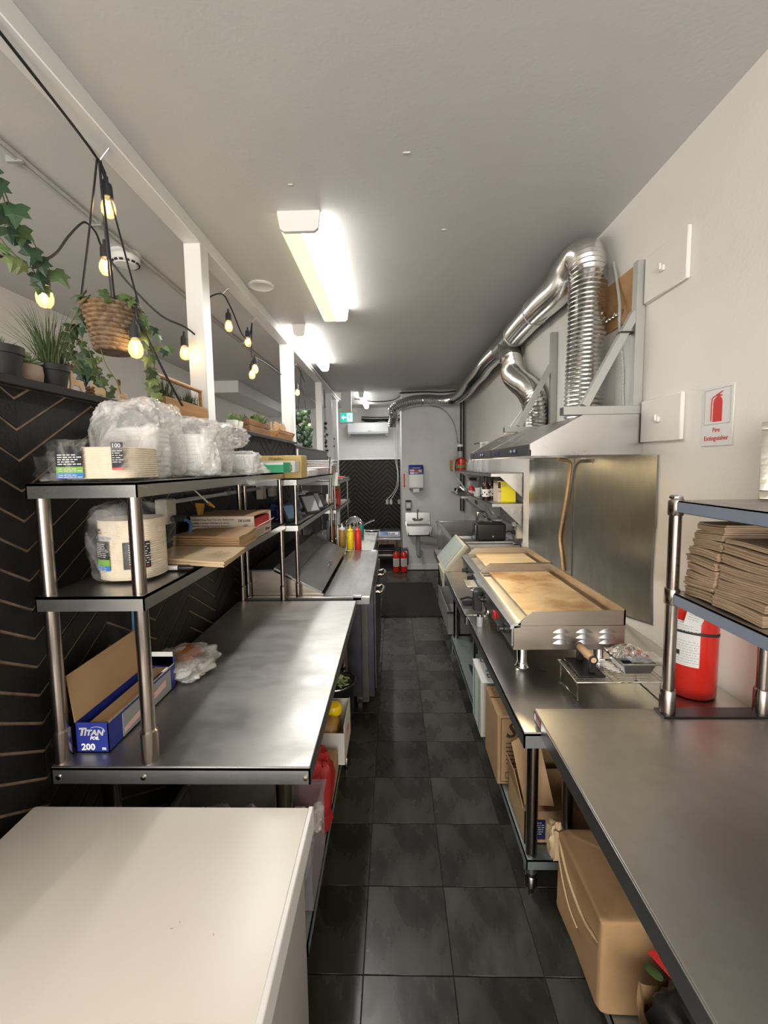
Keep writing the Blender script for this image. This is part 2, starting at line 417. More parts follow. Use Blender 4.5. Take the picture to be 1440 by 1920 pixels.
struct('trim_1', MB().box(-.96, -.6, 2.635, -.88, 7.0, HC), 'trim_white', bev=.003)
n = 2
for y0, y1, z0 in ((2.03, 2.115, 1.81), (3.68, 3.81, 1.785), (5.33, 5.45, 1.77), (6.12, 6.25, 0), (6.72, 6.85, 0)):
    struct('trim_%d' % n, MB().box(-.96, y0, z0, -.88, y1, 2.635), 'trim_white', bev=.003); n += 1
struct('trim_%d' % n, MB().box(-.985, .2, 1.79, -.838, 3.69, 1.81), 'black_smooth', bev=.002); n += 1
struct('trim_%d' % n, MB().box(-.985, 3.69, 1.765, -.842, 5.45, 1.785), 'black_smooth', bev=.002); n += 1
struct('trim_%d' % n, MB().box(-2.34, 5.45, 2.55, -1.96, 8.2, HC), 'trim_white', bev=.004); n += 1
# ---- low partition faced with black chevron planks over bare wood
pw = struct('wall_partition', MB().box(-.97, .2, 0, XL - .016, 3.69, 1.79), 'black_smooth')
mk('backing_board', MB().box(XL - .016, .205, 0, XL - .012, 3.69, 1.79), 'raw_wood', pw)
struct('wall_partition_far', MB().box(-.97, 3.69, 0, XL, 5.45, 1.765), 'black_smooth')
def clipz(poly, z0, z1):
    for keep, zc in ((lambda p: p[1] >= z0, z0), (lambda p: p[1] <= z1, z1)):
        out = []
        for i in range(len(poly)):
            a, b = poly[i], poly[(i + 1) % len(poly)]
            if keep(a): out.append(a)
            if keep(a) != keep(b): t = (zc - a[1]) / (b[1] - a[1]); out.append((a[0] + t * (b[0] - a[0]), zc))
        poly = out
        if len(poly) < 3: return []
    return poly
def chevron(parent, mat, u0, cols, wd, rise, pitch, gap, z0, z1, zfirst, place, lim=300, umax=None):
    """planks in mitred columns; place(u,z,d) -> world point, d = outward depth"""
    n = 0; low = MB()
    for cidx in range(cols):
        up = cidx % 2 == 0                       # first column climbs
        a = u0 + cidx * wd; b = a + wd
        k0 = int((z0 - zfirst - rise) / pitch) - 1
        for k in range(k0, k0 + int((z1 - z0 + 2 * rise) / pitch) + 4):
            za = zfirst + k * pitch; zb = za + rise
            l, r_ = (za, zb) if up else (zb, za)
            p = clipz([(a + .0002, l + gap / 2), (b - .0002, r_ + gap / 2), (b - .0002, r_ + pitch - gap / 2), (a + .0002, l + pitch - gap / 2)], z0, z1)
            if p and umax is not None: p = [(y_, x_) for x_, y_ in clipz([(y_, x_) for x_, y_ in p], -9, umax)]
            if not p: continue
            d = .0036 + random.uniform(-.0005, .0005)
            mb = MB(); q = len(p); vs = [place(x, z, 0) for x, z in p] + [place(x, z, d) for x, z in p]
            fs = [tuple(range(q)), tuple(range(2 * q - 1, q - 1, -1))] + [(i, (i + 1) % q, q + (i + 1) % q, q + i) for i in range(q)]
            top = max(z for _, z in p)
            if n < lim and top > z0 + .35: mk('plank', mb.raw(vs, fs), mat, parent, smooth=0); n += 1
            else: low.raw(vs, fs)
    if low.v: mk('lower_planks', low, mat, parent, kind='stuff', smooth=0)
chevron(pw, 'black_paint', .46, 13, .25, .157, .0705, .0078, .10, 1.788, 1.622 - .157 * 0, lambda u, z, d: (XL - .0120 + d, u, z), 300)
bw = struct('wall_back', MB().box(-2.4, YB + .012, 0, .3, 8.4, HC), 'end_paint')
mk('backing_board', MB().box(-.95, YB + .004, 0, .124, YB + .012, 1.715), 'raw_wood', bw)
chevron(bw, 'black_paint', -1.067, 4, .315, .30, .088, .008, .30, 1.71, .25, lambda u, z, d: (u, YB + .004 - d, z), umax=.122)
struct('trim_%d' % n, MB().box(-1.14, YB - .022, 1.71, .124, YB + .012, 1.73), 'trim_white', bev=.002)

# ================================================================ on the ceiling
def strip_light(label, x0, x1, y0, y1, yellow=False, power=9):
    t = thing('ceiling_light', label, 'light', ((x0 + x1) / 2, (y0 + y1) / 2, HC), 'wraparound strip lights on the ceiling')
    w_ = x1 - x0; zt, zb = HC - .012, HC - .085
    mk('housing', MB().box(x0 + .012, y0 + .03, HC - .03, x1 - .012, y1 - .03, HC), 'trim_white', t)
    pr = [(x0, zt), (x0 + .010, zb + .012), (x0 + .026, zb), (x1 - .026, zb), (x1 - .010, zb + .012), (x1, zt)]
    xm = x0 + w_ * (.54 if yellow else .0)
    def half(a, b, mat, nm):
        pts = [(min(max(x, a), b), z) for x, z in pr]; seen = []
        for p in pts:
            if not seen or (abs(p[0] - seen[-1][0]) + abs(p[1] - seen[-1][1])) > 1e-4: seen.append(p)
        m = MB()
        for p, q in zip(seen, seen[1:]): m.poly([(p[0], y0 + .02, p[1]), (q[0], y0 + .02, q[1]), (q[0], y1 - .02, q[1]), (p[0], y1 - .02, p[1])])
        mk(nm, m, mat, t, smooth=0)
    if yellow:
        pl = [p for p in pr if p[0] < xm] + [(xm, zb)]; prl = pl; prr = [(xm, zb)] + [p for p in pr if p[0] > xm]
        for pts, mat, nm in ((prl, 'lens_yellow', 'yellowed_lens'), (prr, 'lens_white', 'lit_lens')):
            m = MB()
            for p, q in zip(pts, pts[1:]): m.poly([(p[0], y0 + .02, p[1]), (q[0], y0 + .02, q[1]), (q[0], y1 - .02, q[1]), (p[0], y1 - .02, p[1])])
            mk(nm, m, mat, t, smooth=0)
    else: half(x0, x1, 'lens_white', 'lit_lens')
    for y in (y0, y1 - .02):
        mk('end_cap', MB().prism([(x, z) for x, z in pr] + [(x1, HC), (x0, HC)], 'y', y, y + .02), 'trim_white', t)
    # the tube's own light, thrown down through the lens
    xa = xm + .006 if yellow else x0 + .02
    l = area('strip_light_tube', ((xa + x1 - .024) / 2, (y0 + y1) / 2, zb - .004), (0, 0, 0), x1 - .024 - xa, y1 - y0 - .10, power, (1, .98, .94), 2.7); l.parent = t; l.location = l.location - t.location
    return t
strip_light('nearest ceiling strip light, wide lens yellowed on its left side', -.49, -.305, 1.92, 3.10, True)
strip_light('middle ceiling strip light, narrow, beside the beam and conduit', -.775, -.675, 3.38, 4.66, power=9)
strip_light('far small ceiling strip light above the air conditioner', -.515, -.43, 6.45, 7.75, power=6)
d = MB().lathe([(.001, 0), (.075, 0), (.078, -.008), (.066, -.012), (.056, -.006), (.001, -.006)], (-.79, 2.66, HC), 28)
mk('ceiling_disc', d, 'trim_white', label='round white ceiling disc beside the near strip light', cat='vent')
sd = thing('smoke_detector', 'round white smoke detector on the dining side ceiling', 'detector', (-1.36, 2.24, HC))
mk('base', MB().lathe([(.03, 0), (.07, 0), (.072, -.012), (.06, -.016)], (-1.36, 2.24, HC), 26), 'white_plastic', sd)
mk('body', MB().lathe([(.062, -.016), (.068, -.024), (.066, -.046), (.05, -.062), (.001, -.066)], (-1.36, 2.24, HC), 26), 'white_plastic', sd)
m = MB()
for k in range(14):
    a = 2 * PI * k / 14; m.obox((-1.36 + .0605 * math.cos(a), 2.24 + .0605 * math.sin(a), HC - .053), (.006, .017, .009), (0, 0, a))
mk('sensor_slot', m, 'text_black', sd)
# surface conduit along the dining side ceiling
cp = thing('ceiling_conduit', 'pair of thin white conduits running along the dining side ceiling', 'pipe', (-1.32, 3, HC))
for dx in (0, .018): mk('pipe', MB().tube([(-1.29 + dx, .3, HC - .012), (-1.335 + dx, 3.5, HC - .012), (-1.34 + dx, 8.1, HC - .012)], .007, 8), 'conduit_grey', cp)
for y in (1.55, 1.95, 2.9, 3.8): mk('clip', MB().box(-1.345, y, HC - .022, -1.285, y + .012, HC), 'grey_paint', cp)
# grey conduit that hugs the beam above the middle light, drops down the second post
gc = spline([(-.868, 3.765, 1.60), (-.868, 3.765, 2.3), (-.868, 3.77, 2.58), (-.868, 3.83, 2.655), (-.868, 4.1, 2.665), (-.868, 6.6, 2.665), (-.80, 6.9, 2.64)], 5)
mk('beam_conduit', MB().tube(gc, .010, 8), 'trim_white', label='thin conduit bending from second post along the white beam', cat='pipe')
# exit sign, emergency junction, air conditioner
ex = thing('exit_sign', 'green running man exit sign with left arrow', 'sign', (-.71, 6.42, 2.37))
mk('case', MB().box(-.80, 6.40, 2.235, -.585, 6.44, 2.40), 'white_plastic', ex, bev=.006)
mk('mount', MB().box(-.77, 6.40, 2.40, -.62, 6.46, HC), 'end_paint', ex)
mk('face', MB().box(-.785, 6.396, 2.25, -.60, 6.402, 2.385), 'exit_green', ex)
m = MB(); yy = 6.393
m.prism([(-.770, 2.318), (-.737, 2.352), (-.737, 2.327), (-.700, 2.327), (-.700, 2.309), (-.737, 2.309), (-.737, 2.284)], 'y', yy, yy + .004)
mk('arrow', m, 'exit_white', ex, smooth=0)
m = MB().box(-.688, yy, 2.258, -.607, yy + .003, 2.378); mk('door_panel', m, 'exit_white', ex)
m = MB(); q = yy - .003
m.lathe([(.001, -.002), (.008, -.002), (.008, .002), (.001, .002)], n=10, M4=Matrix.Translation((-.640, q, 2.362)) @ Matrix.Rotation(PI / 2, 4, 'X'))
for a, b, w_ in (((-.644, 2.352), (-.652, 2.315), .016), ((-.646, 2.345), (-.672, 2.330), .008), ((-.672, 2.330), (-.680, 2.342), .007), ((-.644, 2.347), (-.622, 2.330), .008), ((-.652, 2.318), (-.632, 2.298), .010), ((-.632, 2.298), (-.638, 2.268), .009), ((-.653, 2.318), (-.668, 2.296), .010), ((-.668, 2.296), (-.684, 2.292), .008)):
    m.bar((a[0], q, a[1]), (b[0], q, b[1]), w_, .003, up=(0, 1, 0))
mk('running_man', m, 'exit_green', ex, smooth=0)
mk('junction_box', MB().lathe([(.001, 0), (.03, 0), (.03, .03), (.001, .03)], M4=Matrix.Translation((-.575, 6.44, 2.41)) @ Matrix.Rotation(PI / 2, 4, 'X')), 'white_plastic', label='small round junction box beside the exit sign', cat='electrical box')
ac = thing('air_conditioner', 'white wall mounted split air conditioner on the back wall', 'air conditioner', (-.48, 8.1, 2.16))
mk('body', MB().prism([(8.19, 2.40), (8.19, 2.165), (8.10, 2.155), (8.02, 2.20), (8.0, 2.38), (8.02, 2.40)], 'x', -.855, -.09), 'ac_white', ac, bev=.008, seg=2)
mk('louvre', MB().slab([(-.80, 8.018, 2.197), (-.145, 8.018, 2.197), (-.145, 8.09, 2.155), (-.80, 8.09, 2.155)], .006), 'grey_plastic', ac)
mk('seam', MB().box(-.85, 8.003, 2.222, -.095, 8.01, 2.226), 'grey_plastic', ac)
mk('brand_mark', MB().box(-.47, 7.997, 2.245, -.41, 8.003, 2.251), 'grey_plastic', ac)
# loose cables above the air conditioner and along the end wall
for k, (lab, pts) in enumerate((
    ('black cable sagging under the ceiling above the air conditioner', [(-.60, 8.15, 2.52), (-.30, 8.1, 2.50), (0, 8.1, 2.505), (.12, 8.0, 2.52)]),
    ('thick black cable bundle over the air conditioner top', [(-.60, 8.15, 2.47), (-.35, 8.14, 2.455), (0, 8.13, 2.46), (.12, 8.1, 2.46)]),
    ('lowest looping black cable over the air conditioner', [(-.55, 8.15, 2.44), (-.38, 8.14, 2.425), (-.2, 8.14, 2.45), (-.08, 8.14, 2.422), (.1, 8.1, 2.42)]),
    ('thin black cable from ceiling light across the far ceiling', [(-.62, 7.0, 2.68), (-.3, 7.3, 2.675), (0, 7.2, 2.68), (.13, 6.6, 2.66)]))):
    mk('loose_cable', MB().tube(spline(pts, 6), .010 if k != 1 else .022, 6), 'cord', label=lab, cat='cable')
for k, (lab, pts, r0) in enumerate((
    ('upper grey cable run above the far duct', [(.12, 6.34, 2.68), (.5, 6.36, 2.685), (1.03, 6.33, 2.68)], .012),
    ('second black cable crossing above the far duct', [(.10, 6.30, 2.645), (.45, 6.33, 2.66), (.75, 6.33, 2.65), (1.03, 6.28, 2.67)], .010))):
    mk('cable_run', MB().tube(spline(pts, 5), r0, 6), 'soft_black' if k else 'grey_paint', label=lab, cat='cable')
vb = thing('corner_cables', 'bundle of vertical cables in the corner beside end wall', 'cable', (1.03, 6.33, .9))
for k, dx in enumerate((0, .02, .035)):
    mk('cable', MB().tube([(1.0 + dx, 6.36 - .02 * k, .9), (1.0 + dx, 6.36 - .02 * k, 2.62)], .011, 6), ('soft_black', 'grey_paint', 'soft_black')[k], vb)
mk('looping_cable', MB().tube(spline([(.55, 6.375, 2.47), (.75, 6.38, 2.40), (.90, 6.38, 2.20), (.96, 6.375, 1.9)], 6), .008, 6), 'grey_paint', label='grey cable curving down the end wall from the duct', cat='cable')
st = thing('standing_tube', 'clear standing tube with black and white cap in far corner', 'bottle', (.885, 5.69, 1.527))
mk('tube', MB().cyl((.885, 5.69, 1.527), (.885, 5.69, 1.79), .035), 'grey_plastic', st)
mk('band', MB().cyl((.885, 5.69, 1.77), (.885, 5.69, 1.83), .036), 'black_plastic', st)
mk('cap', MB().cyl((.885, 5.69, 1.83), (.885, 5.69, 1.86), .038), 'white_plastic', st)
# ================================================================ left side: freezer, table, shelves
fz = thing('chest_freezer', 'low white chest freezer in the left foreground', 'freezer', (-.5, .5, 0))
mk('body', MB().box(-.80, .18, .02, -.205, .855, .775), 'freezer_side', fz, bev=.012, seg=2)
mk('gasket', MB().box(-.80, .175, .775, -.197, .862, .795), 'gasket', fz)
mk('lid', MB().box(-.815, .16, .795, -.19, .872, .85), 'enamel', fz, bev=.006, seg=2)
mk('lid_trim', MB().box(-.197, .16, .797, -.186, .873, .852), 'trim_white', fz, bev=.002)
m = MB()
for k in range(7):
    x, y = rnd(-.7, -.25), rnd(.25, .83); a = rnd(0, 3); l = rnd(.001, .004)
    m.bar((x, y, .8503), (x + l * math.cos(a), y + l * math.sin(a), .8503), .0008, .0004)
mk('scuff', m, 'kraft', fz, kind='stuff')
def leg(mb, x, y, z0, z1, r=.0205): mb.cyl((x, y, z0 + .03), (x, y, z1), r, n=16); mb.lathe([(.012, 0), (.014, .02), (.024, .03), (.024, .065), (.021, .07)], (x, y, z0), 16)
def worktable(name, label, x0, x1, y0, y1, zt, zs, mat='steel_top', legs=None, group=None, th=.032, usmat='galvanized', usx=.03, usy=None):
    t = thing(name, label, 'table', ((x0 + x1) / 2, (y0 + y1) / 2, 0), group)
    tb = MB().box(x0, y0, zt - .012, x1, y1, zt); mk('tabletop', tb, mat, t, bev=.002)
    e = MB(); w_ = .004
    e.box(x0, y0, zt - th - .012, x1, y0 + w_, zt - .004); e.box(x0, y1 - w_, zt - th - .012, x1, y1, zt - .004); e.box(x0, y0, zt - th - .012, x0 + w_, y1, zt - .004); e.box(x1 - w_, y0, zt - th - .012, x1, y1, zt - .004)
    mk('apron', e, 'steel_edge', t)
    for x, y in legs or ((x0 + .07, y0 + .09), (x1 - .07, y0 + .09), (x0 + .07, y1 - .09), (x1 - .07, y1 - .09)):
        q = MB(); leg(q, x, y, 0, zt - .012); l = mk('leg', q, 'tube_steel', t)
        mk('socket', MB().cyl((x, y, zs - .06), (x, y, zs - .004), .027), 'steel', l)
    if zs:
        ua, ub_ = usy or (y0 + .05, y1 - .05); xr = x1 - min(usx, .03); u = MB().box(x0 + usx, ua, zs - .004, xr, ub_, zs); u.box(x0 + usx, ua, zs - .035, x0 + usx + .004, ub_, zs); u.box(xr - .004, ua, zs - .035, xr, ub_, zs); u.box(x0 + usx, ua, zs - .035, xr, ua + .004, zs)
        mk('undershelf', u, usmat, t)
    return t
lt = worktable('work_table', 'left stainless work table with smudged top below the double shelf', -.822, -.204, .93, 2.15, .90, .38, legs=((-.73, 1.0), (-.288, 1.0), (-.75, 2.10), (-.27, 2.115)))
for x in (-.805, -.60, -.215): mk('screw', MB().lathe([(.001, .003), (.006, .002), (.007, 0)], n=10, M4=Matrix.Translation((x, .93, .872)) @ Matrix.Rotation(PI / 2, 4, 'X')), 'chrome', lt)

def overshelf(label, x0, x1, y0, y1, zs, zb, posts, th=.034, r=.0135):
    """shelves at heights zs on four thin posts"""
    t = thing('over_shelf', label, 'shelf', ((x0 + x1) / 2, (y0 + y1) / 2, zb), 'stainless shelves standing on the left tables')
    for z in zs:
        b = MB().box(x0, y0, z - .006, x1, y1, z); b.box(x0, y0, z - th, x0 + .003, y1, z); b.box(x1 - .003, y0, z - th, x1, y1, z); b.box(x0, y0, z - th, x1, y0 + .003, z); b.box(x0, y1 - .003, z - th, x1, y1, z)
        mk('shelf', b, 'steel', t)
    for x, y, rr in posts:
        p = mk('post', MB().cyl((x, y, zb), (x, y, zs[0] - .006), rr, n=18), 'tube_steel', t)
        if zb > .85: mk('foot', MB().lathe([(rr + .004, 0), (rr + .004, .075), (rr, .08)], (x, y, zb), 18), 'tube_steel', p)
    return t
overshelf('near double shelf of dull steel on the left table', -.825, -.572, .93, 2.2, (1.57, 1.31), .90,
          ((-.808, .953, .0155), (-.594, .953, .0155), (-.800, 2.165, .011), (-.588, 2.17, .012)))
overshelf('second double shelf standing on the sandwich counter', -.82, -.505, 2.205, 3.50, (1.536, 1.294), .902,
          ((-.79, 2.22, .010), (-.520, 2.22, .0105), (-.79, 3.47, .010), (-.520, 3.47, .0095)))
overshelf('farthest shelf unit before the black back wall', -.82, -.49, 3.56, 4.68, (1.475, 1.232), .901,
          ((-.79, 3.60, .009), (-.505, 3.60, .009), (-.79, 4.58, .009), (-.505, 4.58, .009)))

# ---------------- sandwich prep counter
pc = thing('prep_counter', 'refrigerated sandwich counter with sloped steel lid', 'counter', (-.47, 2.83, 0))
mk('body', MB().box(-.80, 2.60, .12, -.135, 3.42, .865), 'steel_dark', pc, bev=.004)
mk('corner_post', MB().box(-.215, 2.575, .10, -.172, 2.60, .855), 'tube_steel', pc, bev=.002)
mk('front_rail', MB().box(-.81, 2.20, .862, -.135, 2.235, .902), 'steel', pc, bev=.002)
mk('work_top', MB().box(-.80, 2.235, .865, -.135, 3.43, .885), 'steel', pc)
mk('cutting_board', MB().box(-.385, 2.225, .886, -.135, 3.44, .902), 'board_steel', pc, bev=.002)
for x, y in ((-.225, 2.215), (-.195, 3.43)): mk('clip', MB().box(x, y - .015, .885, x + .045, y + .01, .909), 'steel_edge', pc, bev=.001)
mk('side_plate', MB().prism([(-.775, .886), (-.775, 1.035), (-.66, 1.035), (-.39, .905), (-.39, .886)], 'y', 2.245, 2.265), 'steel_brown', pc)
mk('side_plate', MB().prism([(-.775, .886), (-.775, 1.035), (-.66, 1.035), (-.39, .905), (-.39, .886)], 'y', 3.36, 3.38), 'steel_brown', pc)
l = mk('lid_panel', MB().slab([(-.40, 2.236, .912), (-.40, 3.39, .912), (-.56, 3.39, .992), (-.56, 2.236, .992)], -.012), 'board_steel', pc, bev=.001)
mk('lid_panel', MB().slab([(-.562, 2.25, .992), (-.562, 3.39, .992), (-.66, 3.39, 1.045), (-.66, 2.25, 1.045)], -.012), 'board_steel', pc, bev=.001)
mk('rear_cover', MB().box(-.79, 2.25, .886, -.655, 3.385, 1.045), 'steel_dark', pc, bev=.003)
mk('lid_handle', MB().tube(spline([(-.44, 2.72, .937), (-.43, 2.73, .965), (-.43, 2.81, .965), (-.44, 2.82, .937)], 4), .005, 8), 'chrome', pc)
for y0 in (2.615, 3.02):
    dd = mk('door', MB().box(-.137, y0, .17, -.122, y0 + .39, .84), 'steel_dark', pc, bev=.003)
    y = y0 + (.08 if y0 < 2.9 else .10)
    mk('handle', MB().tube(spline([(-.122, y - .07, .80), (-.085, y - .065, .80), (-.075, y, .80), (-.085, y + .065, .80), (-.122, y + .07, .80)], 5), .011, 10), 'tube_steel', dd)
for x, y in ((-.74, 2.66), (-.235, 2.645), (-.74, 3.36), (-.19, 3.36)):
    cst = mk('caster', MB().lathe([(.012, -.014), (.042, -.014), (.045, 0), (.042, .014), (.012, .014)], n=18, M4=Matrix.Translation((x, y, .045)) @ Matrix.Rotation(PI / 2, 4, 'Y')), 'soft_black', pc)
    mk('fork', MB().box(x - .02, y - .015, .07, x + .02, y + .015, .122), 'chrome', cst)
# ---------------- farther counter and its things
fc = worktable('far_counter', 'narrow steel counter beyond the sandwich lid', -.80, -.175, 3.46, 4.62, .90, .35, mat='steel')
def squeeze(label, x, y, col, h=.145, r=.03, z=.90, capcol=None, tip=None):
    t = thing('squeeze_bottle', label, 'bottle', (x, y, z), 'squeeze bottles behind the sandwich lid')
    mk('bottle', MB().lathe([(r * .93, 0), (r, .006), (r, h * .93), (r * .86, h)], (x, y, z), 18), col, t)
    c_ = mk('cap', MB().lathe([(r * .9, 0), (r * .92, .012), (r * .6, .018), (.008, .026)], (x, y, z + h), 18), capcol or col, t)
    mk('nozzle', MB().lathe([(.0085, 0), (.003, .035), (.001, .036)], (x, y, z + h + .024), 10), tip or capcol or col, c_)
squeeze('red ketchup squeeze bottle, rightmost of the row', -.306, 3.50, 'red_plastic', .155)
squeeze('bright yellow mustard squeeze bottle', -.372, 3.52, 'yellow_plastic', .15)
squeeze('brown mustard squeeze bottle with white tip', -.452, 3.62, 'mustard', .15, capcol='white_plastic')
squeeze('slim white squeeze bottle behind the brown mustard', -.505, 3.70, 'white_plastic', .14, r=.014)
squeeze('orange sauce squeeze bottle, leftmost of the row', -.555, 3.78, 'orange_sauce', .15, capcol='orange_sauce')
for k, (x, y, h, r, mat, lab) in enumerate(((-.60, 3.95, .18, .042, 'glass_grey', 'tall clear jug with a straw behind the sauce bottles'),
        (-.55, 4.10, .10, .035, 'clear_plastic', 'short clear shaker behind the brown mustard'), (-.47, 4.12, .105, .034, 'clear_plastic', 'clear shaker with steel lid behind yellow bottle'),
        (-.40, 4.15, .10, .034, 'clear_plastic', 'clear ribbed shaker behind red bottle'), (-.335, 4.2, .11, .03, 'teal', 'teal labelled jar right of the shakers'))):
    t = thing('shaker', lab, 'jar', (x, y, .90))
    mk('jar', MB().lathe([(r * .8, 0), (r, .01), (r, h), (r * .9, h + .008)], (x, y, .90), 16), mat, t)
    if k: mk('lid', MB().lathe([(r * 1.03, 0), (r * 1.03, .018), (r * .8, .026)], (x, y, .90 + h + .006), 16), 'chrome', t)
    else: mk('straw', MB().tube([(x + .01, y, .93), (x + .005, y, 1.14), (x + .03, y, 1.17)], .004, 6), 'white_plastic', t)
wk = thing('domed_pan', 'steel saucepan with round domed lid at counter end', 'pan', (-.42, 4.45, .90))
mk('pot', MB().lathe([(.07, 0), (.085, .01), (.09, .075), (.094, .078)], (-.42, 4.45, .90), 26), 'steel_dark', wk)
mk('lid', MB().lathe([(.09, 0), (.083, .03), (.062, .06), (.03, .082), (.001, .09)], (-.42, 4.45, .98), 26), 'clear_plastic', wk)
mk('lid_rim', MB().tube(arc((-.42, 4.36, .985), .088, 0, 180, 18), .006, 8), 'chrome', wk)
mk('handle', MB().tube([(-.33, 4.45, .965), (-.30, 4.45, .99), (-.21, 4.45, 1.025)], .009, 8), 'chrome', wk)
mk('lid_plate', MB().lathe([(.001, 0), (.075, .004), (.085, .012), (.08, .014), (.001, .01)], (-.235, 4.50, .90), 24), 'chrome', label='shiny flat pan lid lying at the far counter corner', cat='lid')
# ---------------- items on the top shelf, near to far
def label_panel(parent, org, right, up, w_, h_, bands, name='printed_label', lift=.0012):
    """flat printed panel; bands = [(v0, v1, material)]"""
    r = Vector(right).normalized(); u = Vector(up).normalized(); n = r.cross(u); o0 = Vector(org) + n * lift
    for v0, v1, mat in bands:
        m = MB().grid(lambda a, b: o0 + r * (w_ * a) + u * (h_ * (v0 + (v1 - v0) * b)), 9, 2)
        mk(name, m, mat, parent, smooth=0)
def text_lines(parent, org, right, up, w_, rows, gap, mat, lift=.002, hh=.0022, seed=1):
    """rows of tiny unreadable print as small dashes"""
    r = Vector(right).normalized(); u = Vector(up).normalized(); n = r.cross(u); rg = random.Random(seed); m = MB(); o0 = Vector(org) + n * lift
    for k in range(rows):
        x = 0
        while x < w_ * rg.uniform(.8, 1):
            l = rg.uniform(.004, .012); p = o0 - u * (gap * k) + r * x
            m.poly([p, p + r * l, p + r * l + u * hh, p + u * hh]); x += l + .0025
    mk('small_print', m, mat, parent, smooth=0)
random.seed(11)
def plate_pack(label, x0, x1, y0, y1, z0, h, npl, e=.55):
    t = thing('plate_pack', label, 'plates', ((x0 + x1) / 2, (y0 + y1) / 2, z0), 'plastic wrapped packs of fibre plates')
    m = MB(); cx, cy_ = (x0 + x1) / 2, (y0 + y1) / 2; hw, hd = (x1 - x0) / 2, (y1 - y0) / 2
    def sq(s, z):
        return [(cx + s * hw * math.copysign(abs(math.cos(a)) ** e, math.cos(a)), cy_ + s * hd * math.copysign(abs(math.sin(a)) ** e, math.sin(a)), z) for a in [2 * PI * k / 28 for k in range(28)]]
    prof = []
    for k in range(npl):
        z = z0 + .006 + (h - .012) * k / npl; dz = (h - .012) / npl
        prof += [(.97, z), (1.0, z + dz * .35), (1.0, z + dz * .65), (.97, z + dz)]
    prof += [(.9, z0 + h - .006), (.80, z0 + h - .016)]
    vs = []
    for s_, z in prof: vs += sq(s_, z)
    fs = [(i * 28 + j, i * 28 + (j + 1) % 28, (i + 1) * 28 + (j + 1) % 28, (i + 1) * 28 + j) for i in range(len(prof) - 1) for j in range(28)]
    fs += [tuple(range(27, -1, -1)), tuple((len(prof) - 1) * 28 + j for j in range(28))]
    m.raw(vs, fs); mk('plate_stack', m, 'plate_fibre', t, smooth=60)
    return t
def hug(parent, names, x0, x1, y0, y1, e):
    """press flat printed children onto the rounded front of a plate stack"""
    cx, cy_, hw, hd = (x0 + x1) / 2, (y0 + y1) / 2, (x1 - x0) / 2, (y1 - y0) / 2; o = O[parent.name]
    for c in parent.children:
        if c.name.split('.')[0] in names:
            for v in c.data.vertices:
                d = min(.999, abs(v.co.x + o.x - cx) / hw); v.co.y += (cy_ - hd * (1 - d ** (2 / e)) ** (e / 2)) - y0
pk = plate_pack('pack of square plates with black label, lying on the top shelf', -.775, -.604, .955, 1.115, 1.572, .085, 14)
mk('plastic_wrap', blob((-.69, 1.035, 1.573 + .048), (.205, .185, .096), 5, .08, 3.0, .30, 60, 34), 'film_clear', pk)
mk('wrap_tail', blob((-.795, 1.02, 1.573 + .032), (.055, .15, .066), 9, .35, 3.2, .7, 26, 16), 'film_clear', pk)
mk('wrap_knot', blob((-.74, 1.12, 1.683), (.06, .035, .03), 4, .4, 3, .8, 20, 12, False), 'film_clear', pk)
X, U = (1, 0, 0), (0, 0, 1)
label_panel(pk, (-.765, .948, 1.580), X, U, .062, .078, ((0, .16, 'label_blue'), (.16, .34, 'label_green'), (.34, .92, 'label_black')))
text_lines(pk, (-.760, .948, 1.632), X, U, .05, 5, .0052, 'text_white')
text_lines(pk, (-.760, .948, 1.601), X, U, .05, 2, .0045, 'text_white', hh=.0012); text_lines(pk, (-.760, .948, 1.587), X, U, .05, 2, .0045, 'text_white', hh=.0012)
text('FOREST', .011, 'text_black', pk, (-.752, .948, 1.653), X, U, lift=.0016)
label_panel(pk, (-.636, .948, 1.598), X, U, .028, .062, ((0, .08, 'red_print'), (.08, 1, 'label_black')))
text('100', .014, 'text_white', pk, (-.634, .948, 1.648), X, U, lift=.002); text_lines(pk, (-.634, .948, 1.640), X, U, .02, 6, .005, 'text_white', hh=.0012, seed=5)
def bowl_stack(parent, x, y, z, r, h, nr):
    pr = [(r * .75, 0)]
    for k in range(nr):
        q = h * k / nr; pr += [(r * .97, q + .001), (r, q + h / nr * .3), (r, q + h / nr * .6), (r * .97, q + h / nr * .9)]
    pr += [(r * .8, h), (r * .7, h + .004)]
    mk('bowl_stack', MB().lathe(pr, (x, y, z), 30), 'bowl_white', parent)
bb = thing('bowl_bag', 'large clear bag holding two stacks of white bowls on top shelf', 'bag', (-.70, 1.30, 1.57))
bowl_stack(bb, -.735, 1.235, 1.575, .072, .14, 10); bowl_stack(bb, -.655, 1.405, 1.575, .076, .13, 10)
mk('plastic_wrap', blob((-.735, 1.235, 1.572 + .108), (.185, .19, .216), 21, .15, 2.4, .45, 80, 56), 'film_bag', bb)
mk('plastic_wrap', blob((-.655, 1.410, 1.572 + .091), (.185, .20, .182), 33, .15, 2.4, .45, 80, 56), 'film_bag', bb)
mk('loose_flap', blob((-.605, 1.53, 1.712), (.13, .17, .075), 41, .30, 2.4, .7, 60, 40, False), 'film_bag', bb)
cr = thing('cup_roll', 'wrapped roll of clear cups lying on its side at shelf edge', 'cups', (-.615, 1.66, 1.572))
pr = []
for k in range(20): pr += [(.032, .007 * k), (.036, .007 * k + .004)]
mk('cup_stack', MB().lathe(pr, n=22, M4=Matrix.Translation((-.675, 1.665, 1.615)) @ Matrix.Rotation(PI / 2, 4, 'Y')), 'bowl_white', cr)
